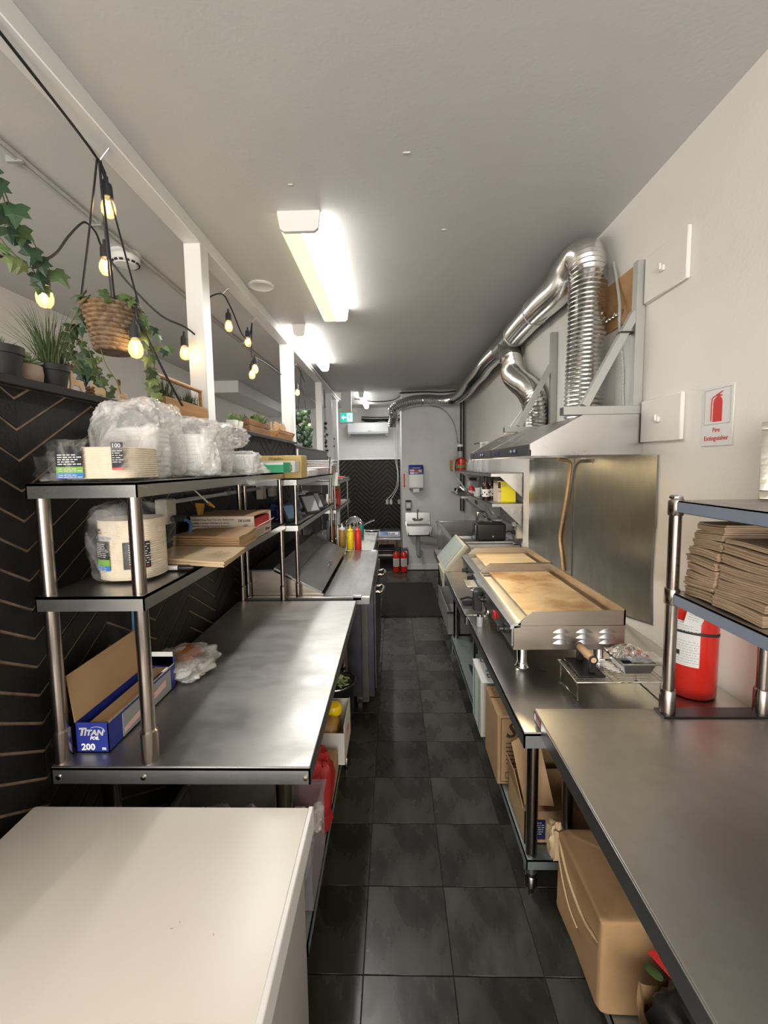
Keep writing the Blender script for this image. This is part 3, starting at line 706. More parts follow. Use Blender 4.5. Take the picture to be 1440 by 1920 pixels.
mk('plastic_wrap', blob((-.615, 1.665, 1.572 + .044), (.165, .10, .088), 51, .13, 2.8, .45, 60, 36), 'film_bag', cr)
mk('wrap_tail', blob((-.555, 1.655, 1.565), (.05, .07, .06), 53, .35, 3, .7, 24, 16, False), 'film_clear', cr)
db = blob((-.74, 1.62, 1.572 + .065), (.12, .10, .13), 61, .2, 2.5, .6, 30, 18)
mk('dark_bag', db, 'black_plastic', label='crumpled black plastic bag behind the cup roll', cat='bag')
ft = thing('tray_pack', 'torn plastic pack of foam trays left of the green box', 'trays', (-.60, 1.90, 1.57))
m = MB()
for k in range(7): m.box(-.68, 1.86, 1.572 + .007 * k, -.566 - .006 * k, 1.97, 1.577 + .007 * k)
mk('tray', m, 'foam', ft, bev=.001); mk('plastic_wrap', blob((-.62, 1.915, 1.572 + .034), (.135, .14, .068), 63, .2, 3, .4, 28, 16), 'film_clear', ft)
gb = thing('green_box', 'open green carton on the edge of the near top shelf', 'box', (-.575, 2.07, 1.57))
m = MB().box(-.62, 1.95, 1.572, -.508, 2.085, 1.620); mk('carton', m, 'green_print', gb, bev=.001)
label_panel(gb, (-.62, 1.95, 1.609), X, U, .112, .011, ((0, 1, 'label_white'),)); text('Gloves', .009, 'text_black', gb, (-.613, 1.95, 1.611), X, U, lift=.002)
wb = thing('white_carton', 'long white carton behind the green carton', 'box', (-.64, 2.15, 1.57))
mk('carton', MB().box(-.80, 2.10, 1.572, -.49, 2.195, 1.628), 'box_white', wb, bev=.001)
text('Black Gloves', .010, 'text_black', wb, (-.61, 2.10, 1.610), X, U); mk('icon', MB().box(-.530, 2.098, 1.580, -.505, 2.0995, 1.608), 'text_black', wb); mk('icon', MB().box(-.527, 2.097, 1.583, -.508, 2.0984, 1.605), 'box_white', wb)
yb = thing('gold_carton', 'gold carton stacked at the back of near shelf', 'box', (-.63, 2.3, 1.537))
mk('carton', MB().box(-.78, 2.23, 1.538, -.485, 2.37, 1.658), 'gold_card', yb, bev=.002)
text('Wrapfilm', .02, 'text_brown', yb, (-.66, 2.23, 1.635), X, U, shear=.3)
rt = thing('deli_tub', 'clear deli tub with pink lid next to gold carton', 'tub', (-.53, 2.43, 1.537))
mk('tub', MB().lathe([(.032, 0), (.04, .07), (.041, .072)], (-.535, 2.43, 1.537), 18), 'clear_pink', rt); mk('lid', MB().lathe([(.043, 0), (.043, .01), (.03, .012)], (-.535, 2.43, 1.608), 18), 'red_plastic', rt)
lc = thing('container_row', 'long clear lidded food container on the second shelf', 'container', (-.56, 2.7, 1.537))
mk('box', MB().box(-.62, 2.55, 1.537, -.512, 2.80, 1.580), 'box_white', lc, bev=.004)
ld = thing('blue_lid_box', 'pale blue food container at second shelf front edge', 'container', (-.56, 3.1, 1.537))
mk('box', MB().box(-.62, 2.83, 1.537, -.508, 3.32, 1.582), 'clear_plastic', ld, bev=.004); mk('lid', MB().box(-.625, 2.825, 1.582, -.503, 3.325, 1.590), 'label_white', ld, bev=.003)
ts = thing('tray_stack', 'stack of clear insert pans on the second shelf end', 'pans', (-.6, 3.5, 1.537))
mk('pan', MB().box(-.72, 3.35, 1.537, -.49, 3.62, 1.600), 'clear_pink', ts, bev=.004)
for k in range(4): mk('rim', MB().box(-.73, 3.35, 1.604 + .012 * k, -.48 + .01 * (k % 2), 3.63, 1.610 + .012 * k), 'label_white', ts, bev=.002)
mk('clip', MB().bar((-.51, 3.345, 1.54), (-.50, 3.345, 1.67), .018, .008), 'black_plastic', ts)
rp = thing('red_tray', 'flat red tray on the farthest shelf', 'tray', (-.55, 4.0, 1.488))
mk('tray', MB().box(-.64, 3.84, 1.4885, -.475, 4.14, 1.499), 'red_plastic', rp, bev=.003)
mk('green_board', MB().box(-.66, 3.84, 1.476, -.465, 4.17, 1.488), 'bin_plastic', label='pale green board under the red tray', cat='board')
mk('hanging_towel', MB().box(-.525, 3.515, 1.43, -.465, 3.545, 1.545), 'paper', label='small pale towel hanging between the two far shelves', cat='towel', bev=.006)
# ---------------- items on the middle shelves
random.seed(21)
pk = plate_pack('tall pack of round fibre plates standing on the lower shelf', -.772, -.622, 1.03, 1.18, 1.312, .165, 30, .85)
mk('plastic_wrap', blob((-.698, 1.105, 1.313 + .1), (.168, .168, .2), 71, .08, 2.6, .45, 40, 26), 'film_clear', pk)
Y0 = 1.026
pk4 = 1
Y0 = 1.027
label_panel(pk, (-.757, Y0, 1.345), X, U, .045, .075, ((0, .17, 'label_blue'), (.17, .38, 'label_green'), (.38, 1, 'label_black')))
text_lines(pk, (-.754, Y0, 1.412), X, U, .034, 8, .0046, 'text_white', hh=.0013, seed=2); text_lines(pk, (-.754, Y0, 1.355), X, U, .03, 3, .0042, 'text_white', hh=.001, seed=3)
text('POLYECO+', .0105, 'label_blue', pk, (-.757, Y0, 1.424), X, U, lift=.0016); text('FOREST', .006, 'text_black', pk, (-.752, Y0, 1.438), X, U, lift=.0016)
mk('tree_emblem', MB().prism([(-.745, 1.445), (-.738, 1.445), (-.736, 1.448), (-.7415, 1.452), (-.747, 1.448)], 'y', Y0 - .0016, Y0 - .001), 'text_black', pk)
label_panel(pk, (-.678, Y0, 1.348), X, U, .050, .068, ((0, 1, 'label_black'),))
text_lines(pk, (-.664, Y0, 1.408), X, U, .040, 9, .006, 'text_white', hh=.0018, seed=4); mk('red_strip', MB().box(-.664, Y0 - .003, 1.352, -.630, Y0 - .0022, 1.3545), 'red_print', pk)
text('ONE', .010, 'label_blue', pk, (-.662, Y0, 1.420), X, U, lift=.0016)
hug(pk, ('printed_label', 'small_print', 'lettering', 'tree_emblem', 'red_strip'), -.774, -.620, 1.028, 1.182, .85)
mp = thing('marker_pen', 'black and white marker pen on the lower shelf front', 'pen', (-.615, 1.158, 1.312))
mk('barrel', MB().cyl((-.665, 1.157, 1.321), (-.608, 1.159, 1.321), .0068), 'white_plastic', mp); mk('cap', MB().lathe([(.0075, 0), (.0075, .03), (.005, .036), (.003, .042)], n=14, M4=Matrix.Translation((-.608, 1.159, 1.321)) @ Matrix.Rotation(PI / 2, 4, 'Y')), 'black_plastic', mp)
def bag_stack(label, pts, n, t, z0, mat, printed=False):
    th = thing('paper_bags', label, 'bags', (pts[0][0], pts[0][1], z0), 'flat brown paper bags on the lower shelf')
    cx = sum(p[0] for p in pts) / 4; cyy = sum(p[1] for p in pts) / 4
    for k in range(n):
        dz = z0 + t * k; j = [(p[0] + rnd(-.003, .003), p[1] + rnd(-.003, .003)) for p in pts]
        tw = rnd(-.004, .004); m = MB()
        def fn(u, v, o=0): 
            a = Vector((*j[0], 0)).lerp(Vector((*j[1], 0)), u); b = Vector((*j[3], 0)).lerp(Vector((*j[2], 0)), u); p = a.lerp(b, v)
            return Vector((p.x, p.y, dz + o + .004 * noise.noise(Vector((u * 2.3, v * 2.1, k * .1 + z0 * 9))) * (k + 1) / n + .004))
        m.grid(lambda u, v: fn(u, v, t * .85), 8, 6); m.grid(lambda u, v: fn(u, v, 0), 8, 6)
        for e in range(4):
            def ed(s_, o, e=e): return fn(*((s_, 0), (1, s_), (1 - s_, 1), (0, 1 - s_))[e], o)
            m.grid(lambda u, v, e=e: ed(u, t * .85 * v, e), 8, 2)
        mk('paper_bag', m, mat, th)
    return th, z0 + t * n
b1, zt = bag_stack('lower stack of flat paper bags jutting over the shelf edge', [(-.715, 1.20), (-.470, 1.135), (-.482, 1.335), (-.735, 1.38)], 4, .0042, 1.322, 'kraft_light')
text_lines(b1, (-.545, 1.20, zt + .003), (.35, .93, 0), (-.93, .35, 0), .06, 5, .011, 'text_brown', lift=.006, hh=.003, seed=8)
b2, zt2 = bag_stack('upper stack of folded paper bags in front of the wrap box', [(-.75, 1.40), (-.515, 1.38), (-.530, 1.60), (-.765, 1.60)], 6, .0075, 1.322, 'kraft')
mk('orange_sticker', MB().box(-.515, 1.36, 1.312, -.505, 1.40, 1.33), 'orange_sauce', label='small orange tag peeking from under paper bags', cat='tag')
sb = thing('wrap_box', 'white cardboard box of sandwich wraps torn open at the side', 'box', (-.69, 1.78, 1.31))
m = MB().box(-.815, 1.66, 1.312, -.812, 1.89, 1.405).box(-.560, 1.66, 1.312, -.557, 1.89, 1.352).box(-.815, 1.66, 1.312, -.557, 1.663, 1.405).box(-.815, 1.887, 1.312, -.557, 1.89, 1.405).box(-.815, 1.66, 1.312, -.557, 1.89, 1.315)
mk('carton', m, 'box_cream', sb); mk('top_flap', MB().box(-.815, 1.66, 1.405, -.557, 1.89, 1.408), 'cardboard_dark', sb)
mk('torn_flap', MB().slab([(-.557, 1.665, 1.352), (-.557, 1.885, 1.357), (-.540, 1.885, 1.372), (-.542, 1.67, 1.366)], .002), 'pink_print', sb); mk('contents', MB().box(-.805, 1.67, 1.318, -.563, 1.88, 1.392), 'red_fabric', sb)
text('Sandwich Wrap, Food Tray Liner, Basket Liner', .0105, 'text_brown', sb, (-.808, 1.66, 1.390), X, U, sx=.86)
text('Emballage à Sandwich, Emballage pour plateau', .0095, 'text_brown', sb, (-.808, 1.66, 1.377), X, U, sx=.86); text('alimentaire, Emballage pour panier alimentaire', .0095, 'text_brown', sb, (-.808, 1.66, 1.365), X, U, sx=.86)
text('575126', .011, 'text_brown', sb, (-.803, 1.66, 1.342), X, U, off=.0004); text('12"x12"', .0095, 'text_brown', sb, (-.803, 1.66, 1.329), X, U)
text('DE LUXE', .0125, 'text_brown', sb, (-.620, 1.66, 1.384), X, U, off=.0005); text('Deli', .018, 'text_brown', sb, (-.735, 1.66, 1.340), X, U, shear=.4); text('Wrap', .018, 'text_brown', sb, (-.728, 1.66, 1.325), X, U, shear=.4)
m = MB().tube([Vector((-.59, 1.658, 1.362)) + Vector((.011 * math.cos(a), 0, .011 * math.sin(a))) for a in [2 * PI * k / 18 for k in range(18)]], .0009, 5, closed=True); m.lathe([(.001, -.001), (.006, -.001), (.006, .001), (.001, .001)], n=10, M4=Matrix.Translation((-.59, 1.659, 1.362)) @ Matrix.Rotation(PI / 2, 4, 'X'))
mk('round_emblem', m, 'text_brown', sb)
text('Wraps', .022, 'text_brown', sb, (-.557, 1.80, 1.326), (0, 1, 0), U, shear=.2); text_lines(sb, (-.557, 1.68, 1.342), (0, 1, 0), U, .10, 4, .007, 'text_brown', hh=.002)
# wall outlet box, conduit run, cords
el = thing('wall_conduit', 'white electrical conduit with boxes along the black chevron wall', 'conduit', (-.84, 2.5, 1.46))
cpts = [(-.825, 1.55, 1.475), (-.825, 3.55, 1.462), (-.825, 3.61, 1.475), (-.825, 3.64, 1.51), (-.825, 3.645, 1.75)]
mk('pipe', MB().tube(cpts, .0085, 8), 'trim_white', el)
for y in (1.51, 2.62, 2.86): mk('outlet_box', MB().box(-.848, y - .035, 1.40, -.806, y + .035, 1.49), 'ivory', el, bev=.004)
mk('coupling', MB().cyl((-.825, 2.05, 1.472), (-.825, 2.10, 1.472), .012), 'grey_paint', el)
pg = thing('power_plug', 'black plug with blue cord in the wall outlet box', 'plug', (-.79, 1.51, 1.42))
mk('plug', MB().box(-.805, 1.49, 1.405, -.76, 1.53, 1.43), 'soft_black', pg, bev=.006)
mk('cord', MB().tube(spline([(-.765, 1.51, 1.415), (-.735, 1.50, 1.40), (-.73, 1.46, 1.36), (-.765, 1.40, 1.325), (-.836, 1.36, 1.31), (-.837, 1.32, 1.28), (-.837, 1.30, 1.10), (-.838, 1.31, .95), (-.838, 1.33, .905)], 6), .006, 8), 'blue_cord', pg)
yp = thing('yellow_connector', 'yellow ended cable dangling below the near top shelf', 'cable', (-.74, 1.62, 1.44))
mk('cable', MB().tube([(-.76, 1.56, 1.535), (-.72, 1.62, 1.465)], .003, 6), 'ivory', yp); mk('connector', MB().cyl((-.72, 1.62, 1.465), (-.705, 1.64, 1.445), .008, .004, 10), 'mustard', yp)
mk('yellow_cloth', MB().slab([(-.80, 1.68, 1.46), (-.77, 1.70, 1.455), (-.79, 1.72, 1.40), (-.80, 1.70, 1.405)], .003), 'mustard', label='scrap of yellow cloth hanging by the conduit', cat='cloth')
# tablets on the second shelf
def tablet(label, p0, w_, h_, tilt, mat, rz=.0, group='order tablets leaning on the second shelf'):
    t = thing('tablet', label, 'tablet', p0, group); t.rotation_euler = (0, 0, rz); O[t.name] = Vector((0, 0, 0)); ob = t.name
    s_, c_ = math.sin(tilt), math.cos(tilt)
    def P(y, z, d): return (z * -s_ + d * c_, y, z * c_ + d * s_)
    m = MB(); q = [P(0, 0, 0), P(w_, 0, 0), P(w_, h_, 0), P(0, h_, 0)]
    m.slab(q, .012); mk('case', m, 'soft_black', t, bev=.002)
    q = [P(.012, .014, .0006), P(w_ - .012, .014, .0006), P(w_ - .012, h_ - .014, .0006), P(.012, h_ - .014, .0006)]
    mk('screen', MB().poly(q), mat, t, smooth=0)
    mk('stand', MB().bar(P(w_ / 2, h_ * .7, -.014), (-s_ * h_ * 1.6, w_ / 2, .004), .03, .004), 'soft_black', t)
tablet('blue screened tablet leaning by the near shelf end', (-.575, 2.27, 1.302), .115, .105, .45, 'tablet_blue', -.35)
tablet('black tablet with clear glare in the middle of the second shelf', (-.545, 2.63, 1.302), .15, .132, .45, 'tablet_grey', -.45)
tablet('second dark tablet right of the middle tablet', (-.548, 2.87, 1.302), .13, .132, .45, 'tablet_grey', -.45)
tablet('third small dark tablet before the white card', (-.548, 3.12, 1.302), .105, .105, .45, 'tablet_glass', -.45)
mk('card_reader', MB().box(-.53, 3.28, 1.295, -.515, 3.33, 1.382), 'white_plastic', label='upright white card reader past the tablets', cat='card reader', bev=.003)
mk('blue_crate', MB().box(-.70, 2.88, 1.295, -.665, 3.27, 1.415), 'tablet_blue', label='blue tray standing against the wall behind tablets', cat='tray', bev=.004)
mk('dark_bundle', blob((-.66, 2.42, 1.295 + .052), (.10, .22, .104), 81, .25, 2.3, .7, 28, 16), 'navy', label='dark cloth bundle behind the blue tablet', cat='cloth')
mk('snack_bag', blob((-.54, 3.41, 1.295 + .02), (.05, .10, .04), 83, .25, 3, .7, 20, 12), 'kraft_light', label='small crumpled snack bag past the card reader', cat='bag')
rc = thing('red_can', 'tall red oil can with yellow top on the farthest shelf', 'can', (-.53, 3.98, 1.232))
mk('can', MB().box(-.567, 3.94, 1.233, -.506, 4.01, 1.378), 'red_paint', rc, bev=.004); mk('shoulder', MB().box(-.565, 3.942, 1.378, -.508, 4.008, 1.412), 'mustard', rc, bev=.01); mk('spout', MB().cyl((-.536, 3.975, 1.412), (-.536, 3.975, 1.436), .012), 'soft_black', rc); mk('paper_patch', MB().box(-.563, 3.938, 1.25, -.537, 3.9405, 1.295), 'label_white', rc)
# ---------------- on and under the left table
fb = thing('foil_box', 'blue foil roll box with kraft lid folded up on left table', 'box', (-.75, 1.12, .90)); A, B_0 = -.795, -.712
m = MB(); y0, y1, z0, z1, tt = .978, 1.30, .901, .978, .002
m.box(A, y0, z0, B_0, y0 + tt, z1); m.box(A, y1 - tt, z0, B_0, y1, z1 + .02); m.box(B_0 - tt, y0, z0, B_0, y1, z1 - .002); m.box(A, y0, z0, A + tt, y1, z1); m.box(A, y0, z0, B_0, y1, z0 + tt)
mk('carton', m, 'blue_print', fb)
mk('lid_flap', MB().slab([(A + .002, y0, z1), (A + .002, y1 - .02, z1), (A - .008, y1 - .035, z1 + .128), (A - .008, y0 - .004, z1 + .122)], .002), 'cardboard', fb)
mk('foil_roll', MB().cyl((-.752, y0 + .01, .935), (-.752, y1 - .01, .935), .028, n=18), 'steel_dark', fb)
mk('cutter_edge', MB().box(B_0 - .006, y0 + .002, z1 - .003, B_0 + .001, y1 - .005, z1 + .002), 'chrome', fb); mk('inner_flap', MB().box(A + .03, y0 + .004, z1 - .012, B_0 - .012, y1 - .02, z1 - .006), 'cardboard', fb)
mk('end_flap', MB().box(A + .01, y1 - .002, z1 - .01, B_0 - .005, y1 + .001, z1 + .035), 'label_white', fb)
m = MB().box(B_0, y0 + .055, z0 + .004, B_0 + .0012, y1 - .03, z1 - .01); mk('side_picture', m, 'grey_plastic', fb)
mk('red_stripe', MB().slab([(B_0 + .002, y0 + .06, z0 + .012), (B_0 + .002, y1 - .06, z0 + .03), (B_0 + .002, y1 - .06, z0 + .05), (B_0 + .002, y0 + .06, z0 + .026)], .0005), 'pink_print', fb)
text('T', .027, 'text_grey', fb, (A + .007, y0, z0 + .045), X, U, shear=.25, off=.001, sx=1.1); text('ITAN', .020, 'text_grey', fb, (A + .022, y0, z0 + .045), X, U, shear=.25, off=.001, sx=1.05); text('FOIL', .011, 'text_white', fb, (A + .037, y0, z0 + .034), X, U, shear=.25, off=.0005)
text('200', .023, 'text_white', fb, (A + .014, y0, z0 + .007), X, U, off=.0008); text('m', .013, 'text_white', fb, (A + .066, y0, z0 + .007), X, U, off=.0005)
mk('swoosh', MB().tube([Vector((A + .055 + .02 * math.cos(a), y0 - .001, z0 + .056 + .011 * math.sin(a))) for a in [PI * .75 - k * .2 for k in range(14)]], .0008, 5), 'text_grey', fb)
gbg = thing('bread_bag', 'clear printed plastic bag slumped behind the foil box', 'bag', (-.72, 1.38, .90))
mk('bag', blob((-.735, 1.40, .901 + .03), (.17, .19, .06), 91, .3, 2.3, .6, 34, 20), 'film_bag', gbg)
mk('orange_print', blob((-.75, 1.44, .945), (.10, .10, .03), 92, .3, 2.3, .7, 20, 12, False), 'orange_sauce', gbg); mk('paper_print', blob((-.73, 1.37, .925), (.09, .11, .03), 94, .3, 2.3, .6, 20, 12, False), 'label_white', gbg)
ub = thing('white_carton', 'shallow white carton on the left undershelf by the aisle', 'box', (-.26, 1.74, .38)); m = MB()
ax, bx_, ay, by, cz = -.345, -.213, 1.63, 1.85, .382
m.box(ax, ay, cz, bx_, ay + .003, cz + .135); m.box(ax, by - .003, cz, bx_, by, cz + .16); m.box(bx_ - .003, ay, cz, bx_, by, cz + .165); m.box(ax, ay, cz, ax + .003, by, cz + .13); m.box(ax, ay, cz, bx_, by, cz + .003)
mk('carton', m, 'box_white', ub, bev=.0008); text('Fries', .04, 'red_print', ub, (bx_, 1.70, cz + .075), (0, 1, 0), U, shear=.3)
yb2 = thing('mustard_bag', 'yellow sauce bag standing inside the white undershelf carton', 'bag', (-.29, 1.73, .385))
mk('bag', blob((-.29, 1.72, .387 + .075), (.09, .13, .15), 101, .12, 2, .6, 26, 16), 'mustard', yb2); mk('cap', MB().lathe([(.036, 0), (.038, .02), (.03, .035), (.001, .04)], (-.275, 1.76, .53), 20), 'yellow_plastic', yb2); text('MUSTARD', .018, 'text_brown', yb2, (-.315, 1.648, .45), X, U)
po = thing('salad_pot', 'steel pot of salad greens on the left undershelf', 'pot', (-.30, 1.98, .38))
mk('pot', MB().lathe([(.075, 0), (.09, .01), (.096, .17), (.10, .175), (.092, .175), (.088, .16), (.001, .155)], (-.30, 1.98, .381), 28), 'steel_dark', po); mk('rim', MB().tube([Vector((-.30 + .098 * math.cos(a), 1.98 + .098 * math.sin(a), .557)) for a in [2 * PI * k / 28 for k in range(28)]], .004, 6, closed=True), 'chrome', po)
m = MB()
for k in range(40): a = rnd(0, 2 * PI); r0 = rnd(0, .075); m.obox((-.30 + r0 * math.cos(a), 1.98 + r0 * math.sin(a), .55 + rnd(-.006, .012)), (.028, .018, .003), (rnd(-1, 1), rnd(-1, 1), a))
mk('salad_leaves', m, 'salad', po, kind='stuff')
cbx = thing('kraft_carton', 'brown carton behind the white carton on the left undershelf', 'box', (-.29, 1.5, .38)); mk('carton', MB().box(-.40, 1.43, .382, -.236, 1.60, .47), 'cardboard', cbx, bev=.002)
mk('red_sack', blob((-.285, 1.345, .382 + .13), (.12, .13, .26), 111, .3, 2.2, .7, 30, 20), 'red_fabric', label='crumpled red sack under the left table front edge', cat='sack')
tb = thing('storage_tub', 'translucent tub of flour bags under the left table', 'tub', (-.45, 1.16, .38)); m = MB()
ax, bx_, ay, by, z0, z1 = -.665, -.235, 1.06, 1.26, .382, .60
for q in ((ax, ay, z0, bx_, ay + .003, z1), (ax, by - .003, z0, bx_, by, z1), (ax, ay, z0, ax + .003, by, z1), (bx_ - .003, ay, z0, bx_, by, z1), (ax, ay, z0, bx_, by, z0 + .003)): m.box(*q)
mk('tub', m, 'frosted_bin', tb); m = MB()
for q in ((ax - .008, ay - .008, z1 - .004, bx_ + .008, ay + .004, z1 + .004), (ax - .008, by - .004, z1 - .004, bx_ + .008, by + .008, z1 + .004), (ax - .008, ay, z1 - .004, ax + .004, by, z1 + .004), (bx_ - .004, ay, z1 - .004, bx_ + .008, by, z1 + .004)): m.box(*q)
mk('rim', m, 'frosted_bin', tb)
for k, (x, y, s_, lab) in enumerate(((-.565, 1.17, .125, 'leftmost white flour bag in the undershelf tub'), (-.435, 1.165, .115, 'printed flour bag in the middle of the tub'), (-.305, 1.165, .085, 'small pale flour bag at the right end of tub'))):
    t = thing('flour_bag', lab, 'bag', (x, y, .387)); mk('bag', blob((x, y, .387 + .088), (s_, .12, .176), 120 + k, .2, 2.2, .6, 26, 16), 'flour_bag', t)
    if k == 1: text('FLOUR', .03, 'text_brown', t, (x - .03, y - .064, .50), X, U, lift=.012)
mk('crumpled_bag', blob((-.226, 1.10, .604 + .02), (.03, .07, .04), 131, .35, 2.4, .7, 26, 16), 'film_bag', label='crumpled plastic bag between freezer and left table', cat='bag')
# ================================================================ along the top of the partition
random.seed(33)
ZC = 1.811
def blades(n, c, r0, h, spread, w_=.004, seg=4, droop=.3, rad=None):
    m = MB(); rad = rad or r0
    for k in range(n):
        a = rnd(0, 2 * PI); r_ = r0 * math.sqrt(rnd(0, 1)); L_ = h * rnd(.55, 1.05); s_ = spread * rnd(.2, 1) * (r_ / r0 * .7 + .3); b = a + rnd(-.5, .5)
        p0 = Vector((c[0] + r_ * math.cos(a), c[1] + r_ * math.sin(a), c[2])); d = Vector((math.cos(b), math.sin(b), 0)); t_ = Vector((-d.y, d.x, 0)); vs = []
        for i in range(seg + 1):
            u = i / seg; p = p0 + d * (s_ * u * u * .8 + s_ * .2 * u) + Vector((0, 0, L_ * (u - droop * u * u * (s_ / max(spread, .001)))))
            ww = w_ * (1 - u * .92) * .5
            if i < seg: vs += [p - t_ * ww, p + t_ * ww]
            else: vs.append(p)
        fs = [(2 * i, 2 * i + 1, 2 * i + 3, 2 * i + 2) for i in range(seg - 1)] + [(2 * seg - 2, 2 * seg - 1, 2 * seg)]
        m.raw(vs, fs)
    return m
def grass_pot(label, x, y, r, h, gh, spread, n=110):
    t = thing('potted_grass', label, 'potted plant', (x, y, ZC), 'black potted grasses on the partition')
    mk('pot', MB().lathe([(r * .74, 0), (r * .95, h * .72), (r * .96, h * .74), (r * 1.02, h * .76), (r * 1.04, h), (r * .95, h), (r * .92, h * .9), (.001, h * .88)], (x, y, ZC), 30), 'soft_black', t)
    mk('grass_blades', blades(n, (x, y, ZC + h * .88), r * .8, gh, spread), 'grass', t, kind='stuff', smooth=0); return t
grass_pot('black pot with wispy grass at the left end of partition top', -.905, .985, .043, .075, .035, .03, 30)
grass_pot('black pot of long bushy grass beside the stone pot', -.908, 1.135, .040, .066, .165, .15, 150)
sp = thing('succulent_pot', 'squat brown stone pot with a pale succulent', 'potted plant', (-.912, 1.058, ZC))
mk('pot', MB().lathe([(.026, 0), (.034, .012), (.036, .03), (.034, .048), (.028, .05), (.001, .046)], (-.912, 1.058, ZC), 24), 'stone', sp); m = MB()
for ring, (rr, tilt, nn) in enumerate(((.024, .35, 8), (.016, .8, 7), (.007, 1.25, 5))):
    for k in range(nn):
        a = 2 * PI * k / nn + ring * .4; c = Vector((-.912 + rr * math.cos(a), 1.058 + rr * math.sin(a), ZC + .054 + .007 * ring))
        m.obox(c, (.026, .013, .005), (0, -tilt, a))
mk('succulent', m, 'succulent', sp, bev=.002)
def cutout(label, name, x, y, poly, s_, extra=()):
    """flat laser-cut wooden figure standing along the cap"""
    m = MB().prism([(y + p[0] * s_, ZC + p[1] * s_) for p in poly], 'x', x - .0022, x + .0022)
    t = thing(name, label, 'figurine', (x, y, ZC), None)
    mk('body', m, 'wood_light', t, smooth=0)
    for e in extra:
        q = MB(); 
        for a, b, ww in e: q.bar((x, y + a[0] * s_, ZC + a[1] * s_), (x, y + b[0] * s_, ZC + b[1] * s_), ww * s_, .004, up=(1, 0, 0))
        mk('antler', q, 'wood_char', t)
    return t
deer = [(-.30, 0), (-.25, 0), (-.22, .22), (-.17, .30), (.12, .30), (.17, .22), (.20, 0), (.25, 0), (.25, .22), (.30, .34), (.31, .45), (.26, .50), (-.12, .50), (-.17, .62), (-.16, .72), (-.22, .76), (-.36, .70), (-.35, .65), (-.27, .64), (-.28, .50), (-.27, .30), (-.30, .20)]
ant = [((-.20, .75), (-.30, .98), .05), ((-.25, .86), (-.36, .92), .04), ((-.18, .75), (-.14, .98), .05), ((-.16, .86), (-.06, .94), .04)]
cutout('wooden stag figurine with dark antlers nearest the black grass pot', 'wooden_deer', -.895, 1.205, deer, .085, (ant,))
bear = [(-.30, 0), (-.20, 0), (-.19, .18), (.12, .18), (.13, 0), (.24, 0), (.28, .28), (.26, .40), (.10, .46), (-.12, .42), (-.30, .50), (-.44, .42), (-.52, .32), (-.44, .26), (-.34, .24)]
cutout('small wooden bear figurine between the two deer', 'wooden_bear', -.895, 1.30, bear, .085)
cutout('wooden doe figurine with curled antlers beside wooden caddy', 'wooden_deer', -.895, 1.41, deer, .080, ([((-.20, .75), (-.27, .92), .06), ((-.27, .92), (-.19, .99), .05), ((-.18, .75), (-.12, .93), .06), ((-.12, .93), (-.20, .99), .05)],))
pc_ = MB()
for k in range(9): pc_.ball((-.90, 1.262 + .004 * (k % 3), ZC + .008 + .003 * k), (.010, .012, .005), 8, 5)
mk('pine_cone', pc_, 'wood_char', label='small pine cone left of the wooden bear', cat='pine cone')
def caddy(label, x0, x1, y0, y1, h, mat, slats=False):
    t = thing('wooden_caddy', label, 'planter', ((x0 + x1) / 2, (y0 + y1) / 2, ZC - (0 if y0 < 2 else 0)))
    th = .008
    rows = 2 if slats else 1
    for r_ in range(rows):
        a = ZC + (h / rows) * r_ + (.0 if not r_ else .003); b = ZC + (h / rows) * (r_ + 1) - (.003 if slats else 0)
        for q in ((x0, y0, a, x1, y0 + th, b), (x0, y1 - th, a, x1, y1, b), (x0, y0 + th, a, x0 + th, y1 - th, b), (x1 - th, y0 + th, a, x1, y1 - th, b)): mk('side_board', MB().box(*q), mat, t, bev=.001)
    mk('base_board', MB().box(x0 + th, y0 + th, ZC + .002, x1 - th, y1 - th, ZC + .01), mat, t); return t
c1 = caddy('honey coloured wooden caddy of grass in front of the first post', -.955, -.862, 1.62, 1.98, .063, 'wood_warm')
for y in (1.614, 1.986): mk('handle_arm', MB().bar((-.895, y, ZC + .03), (-.895, y, ZC + .145), .016, .006, up=(0, 1, 0)), 'wood_warm', c1, bev=.002)
mk('handle_bar', MB().cyl((-.895, 1.61, ZC + .143), (-.895, 1.99, ZC + .143), .009), 'wood_warm', c1)
for y in (1.609,): 
    for z in (.03, .143): mk('peg', MB().cyl((-.895, y - .003, ZC + z), (-.895, y, ZC + z), .006), 'wood_light', c1)
for k, (y, h) in enumerate(((1.70, .10), (1.90, .08))):
    mk('inner_pot', MB().lathe([(.03, 0), (.038, .06)], (-.91, y, ZC + .011), 20), 'soft_black', c1)
    mk('grass_blades', blades(130, (-.91, y, ZC + .06), .036, h, .06), 'grass', c1, kind='stuff', smooth=0)
for k, (y, lab) in enumerate(((2.37, 'left small white pot of spiky green grass'), (2.45, 'right small white pot touching the slatted crate'))):
    t = thing('white_pot', lab, 'potted plant', (-.895, y, ZC), 'small white pots on the partition')
    mk('pot', MB().lathe([(.022, 0), (.030, .05), (.027, .05), (.001, .046)], (-.895, y, ZC), 18, sq=.5), 'white_plastic', t); mk('grass_blades', blades(60, (-.895, y, ZC + .046), .022, .055, .05, .005), 'grass_bright', t, kind='stuff', smooth=0)
c2 = caddy('brown slatted wooden crate of leafy greenery', -.965, -.852, 2.53, 2.95, .082, 'wood_brown', True)
mk('leafy_greens', blades(90, (-.91, 2.74, ZC + .07), .09, .075, .10, .016, 4, .6), 'grass_bright', c2, kind='stuff', smooth=0)
c3 = caddy('small wooden caddy of tiny cut-out trees past the crate', -.955, -.850, 3.15, 3.60, .055, 'wood_warm')
